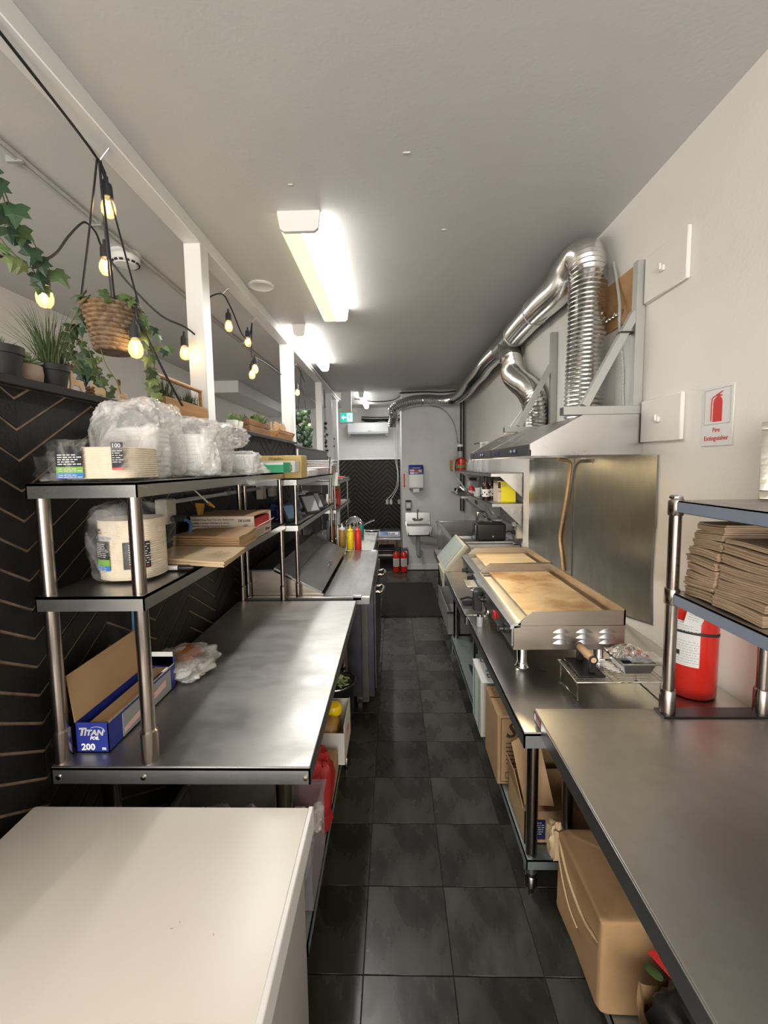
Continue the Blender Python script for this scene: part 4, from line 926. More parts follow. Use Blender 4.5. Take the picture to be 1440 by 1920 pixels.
for y in (3.143, 3.607): mk('handle_arm', MB().bar((-.858, y, ZC + .03), (-.838, y, ZC + .06), .014, .006, up=(0, 1, 0)), 'wood_warm', c3)
mk('handle_bar', MB().cyl((-.838, 3.14, ZC + .06), (-.838, 3.61, ZC + .06), .007), 'wood_warm', c3)
tree = [(-.003, 0), (-.003, .012)] + [p for k in range(4) for p in ((-.017 + .004 * k, .012 + .016 * k), (-.005, .026 + .016 * k))] + [(0, .082)]
tree = tree + [(-x, z) for x, z in reversed(tree[:-1])]
for k in range(11):
    y = 3.18 + .038 * k; x = -.91 + .02 * (k % 2); s_ = rnd(.8, 1.15)
    m = MB().prism([(y + a * s_, ZC + .05 + b * s_) for a, b in tree], 'x', x, x + .003); m.prism([(x + a * s_, ZC + .05 + b * s_) for a, b in tree], 'y', y - .0015, y + .0015)
    mk('cutout_tree', m, 'wood_light', c3, smooth=0)
# ---------------- ivy
LEAF = [(0, 0), (.22, -.12), (.50, -.02), (.38, .20), (.52, .46), (.24, .50), (0, 1.0)]
LEAF = LEAF + [(-x, y) for x, y in reversed(LEAF[1:-1])]
def leafmesh(mat):
    vs = [(x, y, -.18 * abs(x) - .12 * y * y) for x, y in LEAF] + [(0, .45, .03)]; n_ = len(LEAF)
    me = bpy.data.meshes.new('leaf'); me.from_pydata(vs, [], [(i, (i + 1) % n_, n_) for i in range(n_)]); me.materials.append(MT[mat]); return me
LM = {k: leafmesh(k) for k in ('leaf_dark', 'leaf_mid', 'leaf_pale')}
def leaf(parent, p, size, mat, face=(1, -1, .2)):
    f_ = Vector(face).normalized() + Vector((rnd(-.45, .45), rnd(-.45, .45), rnd(-.3, .5))); f_.normalize()
    dn = Vector((rnd(-.6, .6), rnd(-.6, .6), -1)); y = (dn - f_ * dn.dot(f_)).normalized(); x = y.cross(f_)
    o = share('leaf', LM[mat], parent, (0, 0, 0)); o.matrix_local = Matrix.Translation(Vector(p) - O[parent.name]) @ Matrix((x, y, f_)).transposed().to_4x4() @ Matrix.Scale(size, 4)
hb = thing('hanging_basket', 'woven brown hanging basket with trailing ivy before first post', 'hanging plant', (-.925, 1.43, 1.99))
BX, BY = -.925, 1.43
def wv(u, v):
    rr = .052 + .032 * v; z = 1.985 + .150 * v; row = v * 11; i = int(row); ph = .5 * (i % 2)
    bump = abs(math.sin(PI * row)) ** .6 * (.35 + .65 * abs(math.sin(PI * (u * 14 + ph + v * 2.0))) ** .7)
    rr += .0095 * bump - .002; a = 2 * PI * u
    return Vector((BX + rr * math.cos(a), BY + rr * math.sin(a), z))
bm_ = MB().grid(wv, 170, 118, closed_u=True); bm_.lathe([(.001, 1.986), (.053, 1.984)], (BX, BY, 0), 30)
mk('woven_basket', bm_, 'wicker', hb)
mk('inner_soil', MB().lathe([(.001, 2.12), (.08, 2.122)], (BX, BY, 0), 20), 'wood_char', hb)
hk = Vector((-.945, 1.445, 2.60))
for a in (.6, 2.1, 3.9, 5.4):
    p = Vector((BX + .084 * math.cos(a), BY + .084 * math.sin(a), 2.132)); mid = hk.lerp(p, .5) + Vector((.002 * math.cos(a), 0, 0))
    mk('cord', MB().tube(spline([hk + Vector((.005 * math.cos(a), .005 * math.sin(a), 0)), mid, p], 4), .0032, 6), 'cord', hb)
random.seed(5)
for k in range(16):
    a = rnd(0, 2 * PI); leaf(hb, (BX + .08 * math.cos(a), BY + .08 * math.sin(a), 2.14 + rnd(0, .02)), rnd(.032, .045), 'leaf_mid', (math.cos(a), math.sin(a) - .5, .6))
def vine(parent, pts, mats, n_, size, face=(1, -1, .2)):
    q = spline(pts, 6); mk('vine', MB().tube(q, .0014, 5), 'stem', parent)
    for k in range(n_):
        p = q[int((k + .6) / n_ * (len(q) - 1))]; leaf(parent, p + Vector((rnd(-.012, .012), rnd(-.012, .012), 0)), size * rnd(.75, 1.15), mats[k % len(mats)], face)
vine(hb, [(-1.00, 1.39, 2.13), (-1.025, 1.37, 2.05), (-1.02, 1.36, 1.96), (-.985, 1.36, 1.90)], ('leaf_dark',), 9, .048)
vine(hb, [(-1.0, 1.41, 2.12), (-1.005, 1.39, 2.0), (-.975, 1.38, 1.93), (-.95, 1.37, 1.885)], ('leaf_dark', 'leaf_dark', 'leaf_mid'), 8, .042)
vine(hb, [(-.97, 1.37, 1.99), (-.955, 1.36, 1.95), (-.935, 1.36, 1.90), (-.925, 1.36, 1.865), (-.91, 1.36, 1.84)], ('leaf_dark', 'leaf_mid'), 6, .036)
vine(hb, [(-.84, 1.44, 2.12), (-.82, 1.45, 2.09), (-.80, 1.46, 2.06), (-.785, 1.47, 2.02), (-.775, 1.47, 1.99)], ('leaf_mid', 'leaf_mid', 'leaf_dark'), 6, .034)
vine(hb, [(-.845, 1.44, 2.1), (-.835, 1.46, 2.02), (-.84, 1.50, 1.94), (-.845, 1.52, 1.88), (-.85, 1.52, 1.84)], ('leaf_dark', 'leaf_pale', 'leaf_pale', 'leaf_pale'), 9, .042)
vine(hb, [(-.86, 1.5, 2.1), (-.85, 1.53, 2.0), (-.865, 1.55, 1.93), (-.87, 1.55, 1.89)], ('leaf_pale', 'leaf_pale', 'leaf_mid'), 7, .044)
vine(hb, [(-.93, 1.37, 1.98), (-.915, 1.37, 1.93), (-.885, 1.37, 1.88), (-.875, 1.37, 1.84)], ('leaf_mid',), 3, .022)
GV = ([(-.92, .85, 2.63), (-.87, .97, 2.27), (-.897, 1.05, 2.20), (-.905, 1.10, 2.18), (-.92, 1.15, 2.155), (-.935, 1.2, 2.138)], [(-.95, 1.00, 2.21), (-.943, 1.08, 2.143), (-.935, 1.12, 2.13), (-.955, 1.18, 2.11), (-.967, 1.2, 2.10)], [(-.87, .97, 2.27), (-.881, 1.0, 2.225), (-.90, 1.03, 2.19), (-.94, 1.04, 2.16)])
iv = thing('ivy_garland', 'ivy sprays dangling into view at the upper left edge', 'hanging plant', (-1.05, 1.10, 2.6))
vine(iv, GV[0], ('leaf_dark', 'leaf_dark', 'leaf_dark', 'leaf_mid'), 8, .054)
vine(iv, GV[1], ('leaf_dark', 'leaf_mid', 'leaf_pale', 'leaf_pale'), 7, .040)
vine(iv, GV[2], ('leaf_dark',), 3, .062)
fi = thing('far_hanging_ivy', 'dense dark hanging ivy beyond the second post', 'hanging plant', (-.96, 4.6, 2.0))
mk('pot', MB().lathe([(.05, 0), (.07, .10), (.001, .1)], (-.99, 4.55, 2.04), 18), 'soft_black', fi)
for a in (0, 2.1, 4.2): mk('cord', MB().tube([(-.95, 4.5, 2.60), (-.99 + .07 * math.cos(a), 4.55 + .07 * math.sin(a), 2.14)], .004, 5), 'cord', fi)
for k in range(150):
    z = rnd(1.86, 2.20) if k < 105 else rnd(1.72, 1.95); sp_ = .10 if k < 105 else .035
    leaf(fi, (-.97 + rnd(-sp_, sp_) + (0 if k < 105 else .06), 4.5 + rnd(-.08, .08), z), .05, 'leaf_dark' if k % 5 else 'leaf_mid')
f2 = thing('far_hanging_ivy', 'thin ivy strand hanging beside the third post', 'hanging plant', (-1.0, 6.0, 1.9))
mk('vine', MB().tube([(-.93, 5.85, 2.64), (-.93, 5.86, 1.6)], .003, 5), 'stem', f2)
for k in range(26): leaf(f2, (-.93 + rnd(-.03, .03), 5.85 + rnd(-.03, .03), rnd(1.6, 2.2)), .045, 'leaf_dark')
f3 = thing('far_hanging_ivy', 'few ivy leaves showing between the last two posts', 'hanging plant', (-.95, 6.5, 1.95))
mk('vine', MB().tube([(-.93, 6.45, 2.64), (-.93, 6.45, 1.92)], .002, 5), 'stem', f3)
for k in range(8): leaf(f3, (-.93 + rnd(-.04, .04), 6.45 + rnd(-.04, .04), rnd(1.90, 2.04)), .05, 'leaf_dark')
# ---------------- string lights
sl = thing('string_lights', 'string of warm filament bulbs on black cord along the beam', 'string lights', (-.95, 2.0, 2.6))
def hookpt(x, y, z):
    m = MB().tube(spline([(x + .04, y, 2.64), (x + .012, y, z + .004), (x - .004, y, z - .012), (x - .016, y, z - .002), (x - .014, y, z + .012)], 5), .0022, 6); mk('cup_hook', m, 'steel', sl)
for x, y, z in ((-.945, 1.445, 2.605), (-.975, 2.53, 2.615), (-.975, 3.03, 2.615), (-.955, 4.35, 2.62)): hookpt(x, y, z)
cordp = [[(-.86, .55, 2.66), (-.90, .95, 2.63), (-.945, 1.44, 2.60), (-.945, 1.45, 2.52)],
    [(-.945, 1.445, 2.60), (-.93, 1.45, 2.54), (-.925, 1.46, 2.50)],
    [(-1.05, .95, 2.16), (-.989, 1.1, 2.141), (-1.004, 1.18, 2.163), (-1.008, 1.25, 2.198), (-1.037, 1.35, 2.268), (-1.141, 1.55, 2.423), (-1.273, 1.8, 2.601), (-1.295, 1.87, 2.646), (-1.25, 1.86, 2.60), (-1.181, 1.8, 2.496), (-1.119, 1.85, 2.388), (-1.027, 1.92, 2.279), (-.946, 1.97, 2.242), (-.93, 2.04, 2.225), (-1.0, 2.2, 2.25), (-1.02, 2.35, 2.48), (-.985, 2.52, 2.60), (-.96, 2.6, 2.55), (-.97, 2.8, 2.46), (-.975, 2.95, 2.47), (-.975, 3.03, 2.60)],
    [(-.975, 3.03, 2.60), (-.985, 3.03, 2.45), (-.99, 3.04, 2.37)], [(-.99, 3.04, 2.38), (-.97, 3.3, 2.39), (-.95, 3.66, 2.385), (-.98, 3.9, 2.42), (-.96, 4.2, 2.55), (-.95, 4.35, 2.60), (-.94, 4.6, 2.50)],
    [(-.835, 1.42, 2.16), (-.835, 1.42, 2.09), (-.82, 1.45, 2.03), (-.80, 1.52, 1.92), (-.78, 1.58, 1.83)]]
for q in cordp: mk('cable', MB().tube(spline(q, 8), .0042, 7), 'cord', sl)
def bulb(x, y, z, s_=1.0, drop=.02):
    """z = top of socket"""
    sk = mk('socket', MB().lathe([(.005, drop), (.006, 0), (.013, -.002), (.0155, -.012), (.0165, -.045), (.014, -.046)], (x, y, z), 16), 'soft_black', sl)
    gl = mk('bulb', MB().lathe([(.011, -.044), (.0125, -.050), (.019, -.062), (.0225, -.078), (.021, -.092), (.014, -.104), (.001, -.109)], (x, y, z), 18), 'bulb_glass', sk)
    m = MB()
    for a in (0, 2.1, 4.2): m.tube([(x + .006 * math.cos(a), y + .006 * math.sin(a), z - .054), (x + .003 * math.cos(a), y + .003 * math.sin(a), z - .092)], .0012, 5)
    mk('filament', m, 'filament', sk)
for b in ((-.930, 1.455, 2.535), (-1.06, 1.62, 2.425), (-1.003, 1.25, 2.175), (-.832, 1.395, 2.065), (-.948, 1.97, 2.20), (-.955, 2.54, 2.50), (-.975, 2.93, 2.52), (-.975, 3.06, 2.37), (-1.005, 3.08, 2.335), (-.955, 4.02, 2.45), (-.935, 4.22, 2.40), (-.93, 4.75, 2.12)): bulb(*b)
# ================================================================ right side
random.seed(44)
t1 = worktable('work_table', 'nearest right work table with broad satin top under the rack', .378, 1.012, .22, 1.122, .928, .13, mat='steel_matte', legs=((.76, .985), (.97, 1.0), (.60, .32), (.97, .32)), th=.016, usx=.18)
mk('front_apron', MB().box(.376, .222, .884, .381, 1.06, .926), 'steel_edge', t1, bev=.001)
mk('red_sticker', MB().box(.3765, 1.065, .903, .378, 1.105, .922), 'sticker', t1); text_lines(t1, (.3765, 1.10, .916), (0, -1, 0), U, .03, 2, .007, 'text_white', hh=.0015)
t2 = worktable('work_table', 'long right work table under the larger griddle', .334, 1.012, 1.066, 1.935, .895, .15, mat='steel', legs=((.495, 1.475), (.63, 1.49), (.955, 1.475), (.955, 1.87)), usx=.135, usy=(1.445, 1.935))
t3 = worktable('work_table', 'far right work table under the slanted white lid', .326, 1.012, 1.94, 3.495, .895, .15, mat='steel', legs=((.97, 2.05), (.505, 3.46), (.97, 3.46)), usx=.14, usy=(1.94, 3.49))
mk('backsplash', MB().box(.995, 2.46, .895, 1.012, 3.30, .95), 'steel', t3)
def griddle(label, y0, y1, plate, front=.388, back=.752, knobs=(), red=None, z=.896):
    t = thing('griddle', label, 'griddle', ((front + back) / 2, (y0 + y1) / 2, z), 'stainless countertop griddles')
    zb, zt, zg = z + .088, z + .172, z + .222
    for x in (front + .05, back - .05):
        for y in (y0 + .07, y1 - .07): mk('leg', MB().lathe([(.024, 0), (.02, .006), (.016, .02), (.018, .088)], (x, y, z), 18), 'chrome', t)
    mk('body', MB().box(front, y0, zb, back, y1, zt), 'steel_brown', t, bev=.002)
    mk('control_panel', MB().box(front - .004, y0 + .006, zb + .012, front, y1 - .006, zt - .012), 'steel', t)
    mk('front_lip', MB().prism([(front - .010, zt - .012), (front - .010, zt), (front + .018, zt + .012), (front + .024, zt + .012), (front + .024, zt - .006)], 'y', y0, y1), 'steel_edge', t)
    mk('grease_trough', MB().box(front + .024, y0 + .02, zt, front + .064, y1 - .02, zt + .004), 'steel', t)
    mk('trough_slot', MB().box(front + .026, y1 - .062, zt + .004, front + .062, y1 - .045, zt + .0055), 'soft_black', t)
    mk('cooking_plate', MB().box(front + .064, y0 + .008, zt, back - .02, y1 - .008, zt + .014), plate, t, bev=.002)
    pf = [(front + .014, zt), (front + .016, zt + .004), (front + .062, zg - .004), (back, zg), (back, zt)]
    for a in (y0, y1 - .006): mk('side_guard', MB().prism(pf, 'y', a, a + .006), 'steel_brown', t)
    mk('back_guard', MB().box(back - .006, y0, zt, back, y1, zg), 'steel_brown', t)
    for y in knobs:
        M4 = Matrix.Translation((front - .004, y, zb + .040)) @ Matrix.Rotation(-PI / 2, 4, 'Y')
        k = mk('knob', MB().lathe([(.017, 0), (.017, .006), (.011, .008), (.010, .022), (.001, .024)], n=16, M4=M4), 'black_plastic', t)
        mk('grip', MB().box(front - .034, y - .003, zb + .029, front - .018, y + .003, zb + .051), 'black_plastic', k, bev=.002)
    if red: mk('red_switch', MB().box(front - .014, red - .014, zb + .028, front - .003, red + .014, zb + .055), 'red_plastic', t, bev=.003)
    return t, zb, zt
g1, zb, zt = griddle('near large griddle with browned cooking plate', 1.365, 2.03, 'griddle_plate', knobs=(1.455, 1.78), red=1.59)
for kx in range(3):
    for kz in range(3):
        x = .545 + .075 * kx; zz = zb + .022 + .0185 * kz
        m = MB().grid(lambda u, v, x=x, zz=zz: (x - .029 + .058 * u, 1.365 - .007 * math.sin(PI * u) * (1 - v), zz + .014 * v * math.sin(PI * u)), 9, 4)
        mk('louvre', m, 'steel_edge', g1)
mk('grease_tray', MB().box(.325, 1.88, zb + .06, .388, 1.99, zb + .066), 'steel_edge', g1, bev=.002)
mk('tray_handle', MB().box(.345, 1.83, zb - .03, .384, 1.86, zb + .055), 'soft_black', g1, bev=.004)
griddle('smaller griddle with pale cooking plate behind the large one', 2.045, 2.44, 'griddle_plate_clean', knobs=(2.12, 2.28), front=.400, back=.765)
sc = thing('scraper', 'black handled scraper lying on the table before griddle drawer', 'scraper', (.37, 2.10, .898)); mk('handle', MB().tube([(.335, 2.13, .91), (.375, 2.15, .915), (.40, 2.14, .91), (.395, 2.09, .908), (.335, 2.08, .908)], .006, 8), 'soft_black', sc); mk('blade', MB().box(.34, 2.085, .899, .398, 2.135, .902), 'steel_dark', sc)
cm = thing('condiment_jar', 'short clear jar by the griddle knob', 'jar', (.368, 1.86, .897)); mk('jar', MB().lathe([(.012, 0), (.014, .04), (.011, .045)], (.366, 1.80, .896), 12), 'clear_plastic', cm); mk('lid', MB().lathe([(.012, 0), (.012, .01)], (.366, 1.80, .941), 12), 'chrome', cm)
# cooling rack, press, foil tray
cr = thing('cooling_rack', 'chrome wire cooling rack in front of the near griddle', 'rack', (.655, 1.295, .896)); RX0, RX1, RY0, RY1, RZ = .530, .790, 1.205, 1.352, .957
mk('rim', MB().tube([(RX0, RY0, RZ), (RX1, RY0, RZ), (RX1, RY1, RZ), (RX0, RY1, RZ)], .0026, 8, closed=True), 'chrome', cr)
wm = meshdata('wire', MB().tube([(-(RX1 - RX0) / 2, 0, 0), ((RX1 - RX0) / 2, 0, 0)], .0012, 6), 'chrome')
for k in range(15): share('wire', wm, cr, ((RX0 + RX1) / 2, RY0 + (RY1 - RY0) * (k + .5) / 15, RZ))
for x in (RX0 + .004, .64, .66, RX1 - .01): mk('brace', MB().tube([(x, RY0 + .002, RZ - .003), (x, RY1 - .002, RZ - .003)], .0018, 6), 'chrome', cr)
for x in (RX0 + .006, RX1 - .012):
    mk('foot_wire', MB().tube(spline([(x, RY1 - .01, RZ - .003), (x, RY1 - .01, .905), (x, RY1 - .02, .898), (x, RY0 + .02, .898), (x, RY0 + .01, .905), (x, RY0 + .01, RZ - .003)], 4), .0022, 6), 'chrome', cr)
pr_ = thing('burger_press', 'black grill press with wooden handle on the cooling rack', 'press', (.58, 1.28, .96))
mk('plate', MB().box(.546, 1.222, .9615, .622, 1.345, .969), 'black_plastic', pr_, bev=.002)
for y in (1.243, 1.324): mk('bracket', MB().box(.578, y - .006, .969, .600, y + .006, 1.004), 'black_plastic', pr_, bev=.003)
mk('handle', MB().lathe([(.008, 0), (.0115, .008), (.0125, .05), (.0115, .096), (.008, .104)], n=18, M4=Matrix.Translation((.589, 1.335, 1.012)) @ Matrix.Rotation(PI / 2, 4, 'X')), 'beech', pr_)
for y in (1.235, 1.332): mk('ferrule', MB().lathe([(.001, 0), (.013, .001), (.013, .006), (.001, .007)], n=16, M4=Matrix.Translation((.589, y + .003, 1.012)) @ Matrix.Rotation(PI / 2, 4, 'X')), 'black_plastic', pr_)
fo = thing('foil_tray', 'foil tray loosely covered with crumpled foil on the rack', 'tray', (.72, 1.28, .96)); m = MB(); a0, a1, b0, b1 = .685, .775, 1.242, 1.335
def ring(e, z): return [(a0 - e, b0 - e, z), (a1 + e, b0 - e, z), (a1 + e, b1 + e, z), (a0 - e, b1 + e, z)]
rings = ring(-.008, .962) + ring(.004, .995) + ring(.014, .996) + ring(.014, .9985) + ring(.004, .998) + ring(-.006, .966)
m.raw(rings, [(4 * i + j, 4 * i + (j + 1) % 4, 4 * i + 4 + (j + 1) % 4, 4 * i + 4 + j) for i in range(5) for j in range(4)] + [(3, 2, 1, 0), (20, 21, 22, 23)])
mk('tray', m, 'steel_edge', fo); m = MB().grid(lambda u, v: (a0 - .012 + .11 * u, b0 + .03 + .085 * v, 1.0 + .026 * math.sin(PI * u) * math.sin(PI * min(1, v * 1.1)) + .008 * noise.noise(Vector((u * 7, v * 7, 2)))), 22, 20)
mk('foil_cover', m, 'foil', fo); m = MB().grid(lambda u, v: (a0 + .02 + .10 * u, b0 - .008 + .07 * v, 1.002 + .006 * noise.noise(Vector((u * 6, v * 6, 5))) + .004 * u), 14, 12); mk('clear_lid', m, 'clear_plastic', fo)
# ---------------- shelf rack at the near right
rk = thing('shelf_rack', 'two tier steel shelf rack standing on the nearest right table', 'shelf', (.86, .7, .928), None)
mk('base_plate', MB().box(.70, 1.075, .929, .995, 1.118, .933), 'steel_dark', rk)
for x, y in ((.722, 1.098), (.968, 1.098), (.722, .30), (.968, .30)):
    p = mk('post', MB().cyl((x, y, .933), (x, y, 1.498), .0145, n=18), 'tube_steel', rk)
    mk('socket', MB().lathe([(.019, 0), (.019, .062), (.0165, .066)], (x, y, .933), 18), 'tube_steel', p)
    mk('cap', MB().lathe([(.014, 0), (.016, .003), (.016, .012), (.012, .016)], (x, y, 1.498), 18), 'chrome', p)
    for z in (1.465, 1.232): mk('collar', MB().lathe([(.0165, 0), (.018, .003), (.018, .040), (.0165, .043)], (x, y, z - .004), 18), 'tube_steel', p)
for z in (1.500, 1.262):
    b = MB().box(.716, .28, z - .004, 1.0, 1.10, z).box(.716, .28, z - .03, .719, 1.10, z).box(.716, 1.097, z - .03, 1.0, 1.10, z).box(.997, .28, z - .03, 1.0, 1.10, z)
    mk('shelf', b, 'steel_matte', rk)
    mk('edge_reflection', MB().box(.713, .30, z - .028, .716, 1.08, z - .003), 'steel_sky_reflection', rk)  # thin strip added to carry the painted sky reflection along the shelf edge
def bundle(label, x0, x1, y0, y1, z0, z1, seed):
    t = thing('bag_bundle', label, 'paper bags', ((x0 + x1) / 2, (y0 + y1) / 2, z0), 'bundles of folded brown paper bags on the right rack')
    rg = random.Random(seed); n_ = max(3, int((z1 - z0) / .0042)); 
    for k in range(n_):
        a = z0 + (z1 - z0) * k / n_ + .0003; b = z0 + (z1 - z0) * (k + 1) / n_ - .0002; e = rg.uniform(-.003, .004); m = MB(); sg = rg.uniform(-.001, .001)
        def fn(u, v, zz): return (x0 + e + (x1 - x0) * u, y0 + e * .5 + (y1 - y0) * v, zz + .0028 * math.sin(PI * v + seed) * (1 - u) + sg * u)
        m.grid(lambda u, v: fn(u, v, b), 3, 6); m.grid(lambda u, v: fn(u, v, a), 3, 6)
        m.grid(lambda u, v: fn(0, u, a + (b - a) * v), 6, 2); m.grid(lambda u, v: fn(1, u, a + (b - a) * v), 6, 2); m.grid(lambda u, v: fn(u, 0, a + (b - a) * v), 3, 2); m.grid(lambda u, v: fn(u, 1, a + (b - a) * v), 3, 2)
        mk('folded_bag', m, 'kraft_bag', t)
ords = ('bottom', 'second', 'third', 'fourth', 'fifth', 'sixth', 'seventh', 'eighth', 'top')
z = 1.264
for k, h in enumerate((.024, .023, .017, .018, .020, .021, .024, .021, .020)):
    o_ = (0, -.002, .001, .003, .0, .004, .010, .012, .016)[k]; nm = ords[k] if k in (0, 8) else ords[k] + ' from bottom'
    bundle('brown paper bag bundle, %s of the left stack on the rack' % nm, .742 + o_, .93, .985 - o_ * .3, 1.080 - o_ * .8, z, z + h - .0022, k + 1); z += h
z = 1.264
for k, h in enumerate((.026, .018, .024, .034, .022, .022, .012)):
    o_ = (-.004, -.001, .003, .005, .008, .010, .012)[k]; nm = ords[k] if k == 0 else ('top' if k == 6 else ords[k] + ' from bottom')
    bundle('brown paper bag bundle, %s of the right stack on the rack' % nm, .742 + o_, .95, .845, .978 - o_ * .3, z, z + h - .0022, k + 31); z += h
fe = thing('fire_extinguisher', 'large red fire extinguisher with paper tag behind the rack posts', 'fire extinguisher', (.90, 1.275, .896), None)
cx, cyv, cz, R0 = .902, 1.272, .897, .066
mk('cylinder', MB().lathe([(R0 * .93, 0), (R0, .006), (R0, .245), (R0 * .93, .268), (R0 * .7, .286), (R0 * .35, .296), (.016, .30)], (cx, cyv, cz), 40), 'red_paint', fe)
mk('valve', MB().lathe([(.016, .0), (.018, .012), (.014, .02), (.014, .036)], (cx, cyv, cz + .298), 16), 'chrome', fe); mk('gauge', MB().lathe([(.001, 0), (.014, 0), (.014, .012), (.001, .013)], n=16, M4=Matrix.Translation((cx + .0, cyv - .014, cz + .318)) @ Matrix.Rotation(PI / 2, 4, 'X')), 'soft_black', fe)
mk('lever', MB().bar((cx - .012, cyv, cz + .335), (cx + .07, cyv - .02, cz + .345), .018, .006), 'soft_black', fe); mk('carry_handle', MB().bar((cx - .012, cyv, cz + .318), (cx + .065, cyv - .02, cz + .305), .018, .006), 'soft_black', fe)
def curved(a0, a1, z0, z1, rr, nseg=10):
    return MB().grid(lambda u, v: (cx + rr * math.cos(a0 + (a1 - a0) * u), cyv + rr * math.sin(a0 + (a1 - a0) * u), z0 + (z1 - z0) * v), nseg, 2)
mk('strap', MB().grid(lambda u, v: (cx + (R0 + .001) * math.cos(2 * PI * u), cyv + (R0 + .001) * math.sin(2 * PI * u), cz + .188 - .010 * math.sin(2 * PI * u + .8) + .009 * v), 40, 2, closed_u=True), 'soft_black', fe)
mk('instruction_label', curved(PI * 1.02, PI * 1.40, cz + .10, cz + .235, R0 + .0006), 'label_white', fe)
m = MB(); rg = random.Random(3)
for row in range(16):
    a = PI * 1.04
    while a < PI * 1.37:
        b = a + rg.uniform(.04, .14); zz = cz + .228 - row * .0078
        if abs(row - 5) > 1: m.grid(lambda u, v, a=a, b=b, zz=zz: (cx + (R0 + .0011) * math.cos(a + (b - a) * u), cyv + (R0 + .0011) * math.sin(a + (b - a) * u), zz + .0022 * v), 4, 2)
        a = b + .03
mk('small_print', m, 'text_grey', fe); m = MB()
for k in range(2): m.grid(lambda u, v, k=k: (cx + (R0 + .0012) * math.cos(PI * (1.05 + .07 * k) + .14 * u), cyv + (R0 + .0012) * math.sin(PI * (1.05 + .07 * k) + .14 * u), cz + .130 + .014 * v), 4, 2)
mk('class_symbols', m, 'text_black', fe)
tg = [(cx - .058, cyv - .064, cz + .288), (cx - .068, cyv - .058, cz + .232), (cx - .030, cyv - .070, cz + .222), (cx - .010, cyv - .074, cz + .272)]
mk('inspection_tag', MB().slab(tg, .0008), 'label_white', fe); r_ = Vector(tg[2]) - Vector(tg[1]); u_ = Vector(tg[0]) - Vector(tg[1])
text_lines(fe, Vector(tg[1]) + u_ * .82 + r_ * .15, r_, u_, .030, 5, .007, 'text_grey', hh=.0018, lift=.0015); mk('tag_wire', MB().tube([(cx - .03, cyv - .066, cz + .282), (cx - .012, cyv - .03, cz + .31), (cx, cyv - .014, cz + .312)], .0012, 5), 'chrome', fe)
pf = thing('picture_frame', 'ornate silver picture frame leaning on the rack top shelf', 'picture frame', (.88, .93, 1.50)); pf.rotation_euler = (0, 0, math.radians(-38)); O[pf.name] = Vector((0, 0, 0)); pf.location = (.895, 1.06, 1.5005)
W, Hh, lean = .16, .20, .30
def FP(x, z, d=0): return (x, z * math.sin(lean) + d * -math.cos(lean), z * math.cos(lean) + d * math.sin(lean))
for (x0, z0, x1, z1) in ((0, 0, W, .022), (0, Hh - .022, W, Hh), (0, .022, .022, Hh - .022), (W - .022, .022, W, Hh - .022)):
    m = MB(); q = [FP(x0, z0, 0), FP(x1, z0, 0), FP(x1, z1, 0), FP(x0, z1, 0)]; m.slab(q, -.014); mk('moulding', m, 'silver_frame', pf, bev=.004, seg=2)
mk('inner_edge', MB().slab([FP(.020, .020, .002), FP(W - .020, .020, .002), FP(W - .020, Hh - .020, .002), FP(.020, Hh - .020, .002)], .003), 'gold_card', pf); mk('picture', MB().slab([FP(.026, .026, .0036), FP(W - .026, .026, .0036), FP(W - .026, Hh - .026, .0036), FP(.026, Hh - .026, .0036)], .001), 'photo_print', pf)
# ---------------- under the right tables
def openbox(t, x0, x1, y0, y1, z0, z1, mat, th=.004, lid=False):
    m = MB().box(x0, y0, z0, x1, y1, z0 + th).box(x0, y0, z0, x0 + th, y1, z1).box(x1 - th, y0, z0, x1, y1, z1).box(x0, y0, z0, x1, y0 + th, z1).box(x0, y1 - th, z0, x1, y1, z1)
    mk('carton', m, mat, t)
bp = thing('kraft_parcel', 'big kraft wrapped parcel under the nearest right table', 'parcel', (.74, 1.165, .131))
def parcel(u, v):
    a = 2 * PI * u; e = .16; cx_, cz_ = math.cos(a), math.sin(a)
    return None
q = blob((.745, 1.165, .133 + .134), (.43, .285, .268), 7, .035, 1.6, .06, 84, 50); mk('wrapped_body', q, 'kraft', bp, smooth=35)
mk('torn_flap', blob((.525, 1.325, .345), (.04, .05, .10), 12, .5, 3, .6, 20, 14, False), 'kraft_light', bp)
mk('paper_fold', MB().tube(spline([(.525, 1.30, .375), (.523, 1.22, .325), (.524, 1.12, .305), (.523, 1.03, .335)], 6), [.001, .003, .004, .004, .004, .004, .004, .004, .004, .004, .004, .004, .004, .004, .004, .004, .004, .003, .001][:19], 6), 'kraft_light', bp)
mk('paper_fold', MB().tube(spline([(.523, 1.30, .33), (.522, 1.25, .27), (.522, 1.20, .24), (.523, 1.15, .235)], 6), .0028, 6), 'kraft_light', bp)
kb = thing('produce_bag', 'open brown bag with printed black liner, red and green, lower right', 'bag', (.72, .84, .131)); random.seed(9)
m = MB().grid(lambda u, v: (.695 + (.125 + .03 * v) * math.copysign(abs(math.cos(2 * PI * u)) ** .6, math.cos(2 * PI * u)) + .012 * noise.noise(Vector((math.cos(2 * PI * u) * 2, math.sin(2 * PI * u) * 2, v * 3))), .824 + (.10 + .02 * v) * math.copysign(abs(math.sin(2 * PI * u)) ** .6, math.sin(2 * PI * u)) + .014 * noise.noise(Vector((math.cos(2 * PI * u) * 2.5, 4 + math.sin(2 * PI * u) * 2, v * 3))),  .134 + (.225 + .06 * noise.noise(Vector((math.cos(2 * PI * u) * 1.6, math.sin(2 * PI * u) * 1.6, 3)))) * v), 60, 10, closed_u=True)
mk('paper_bag', m, 'kraft', kb)
mk('black_liner', blob((.705, .85, .134 + .135), (.22, .17, .27), 14, .25, 2.2, .6, 34, 22), 'black_plastic', kb)
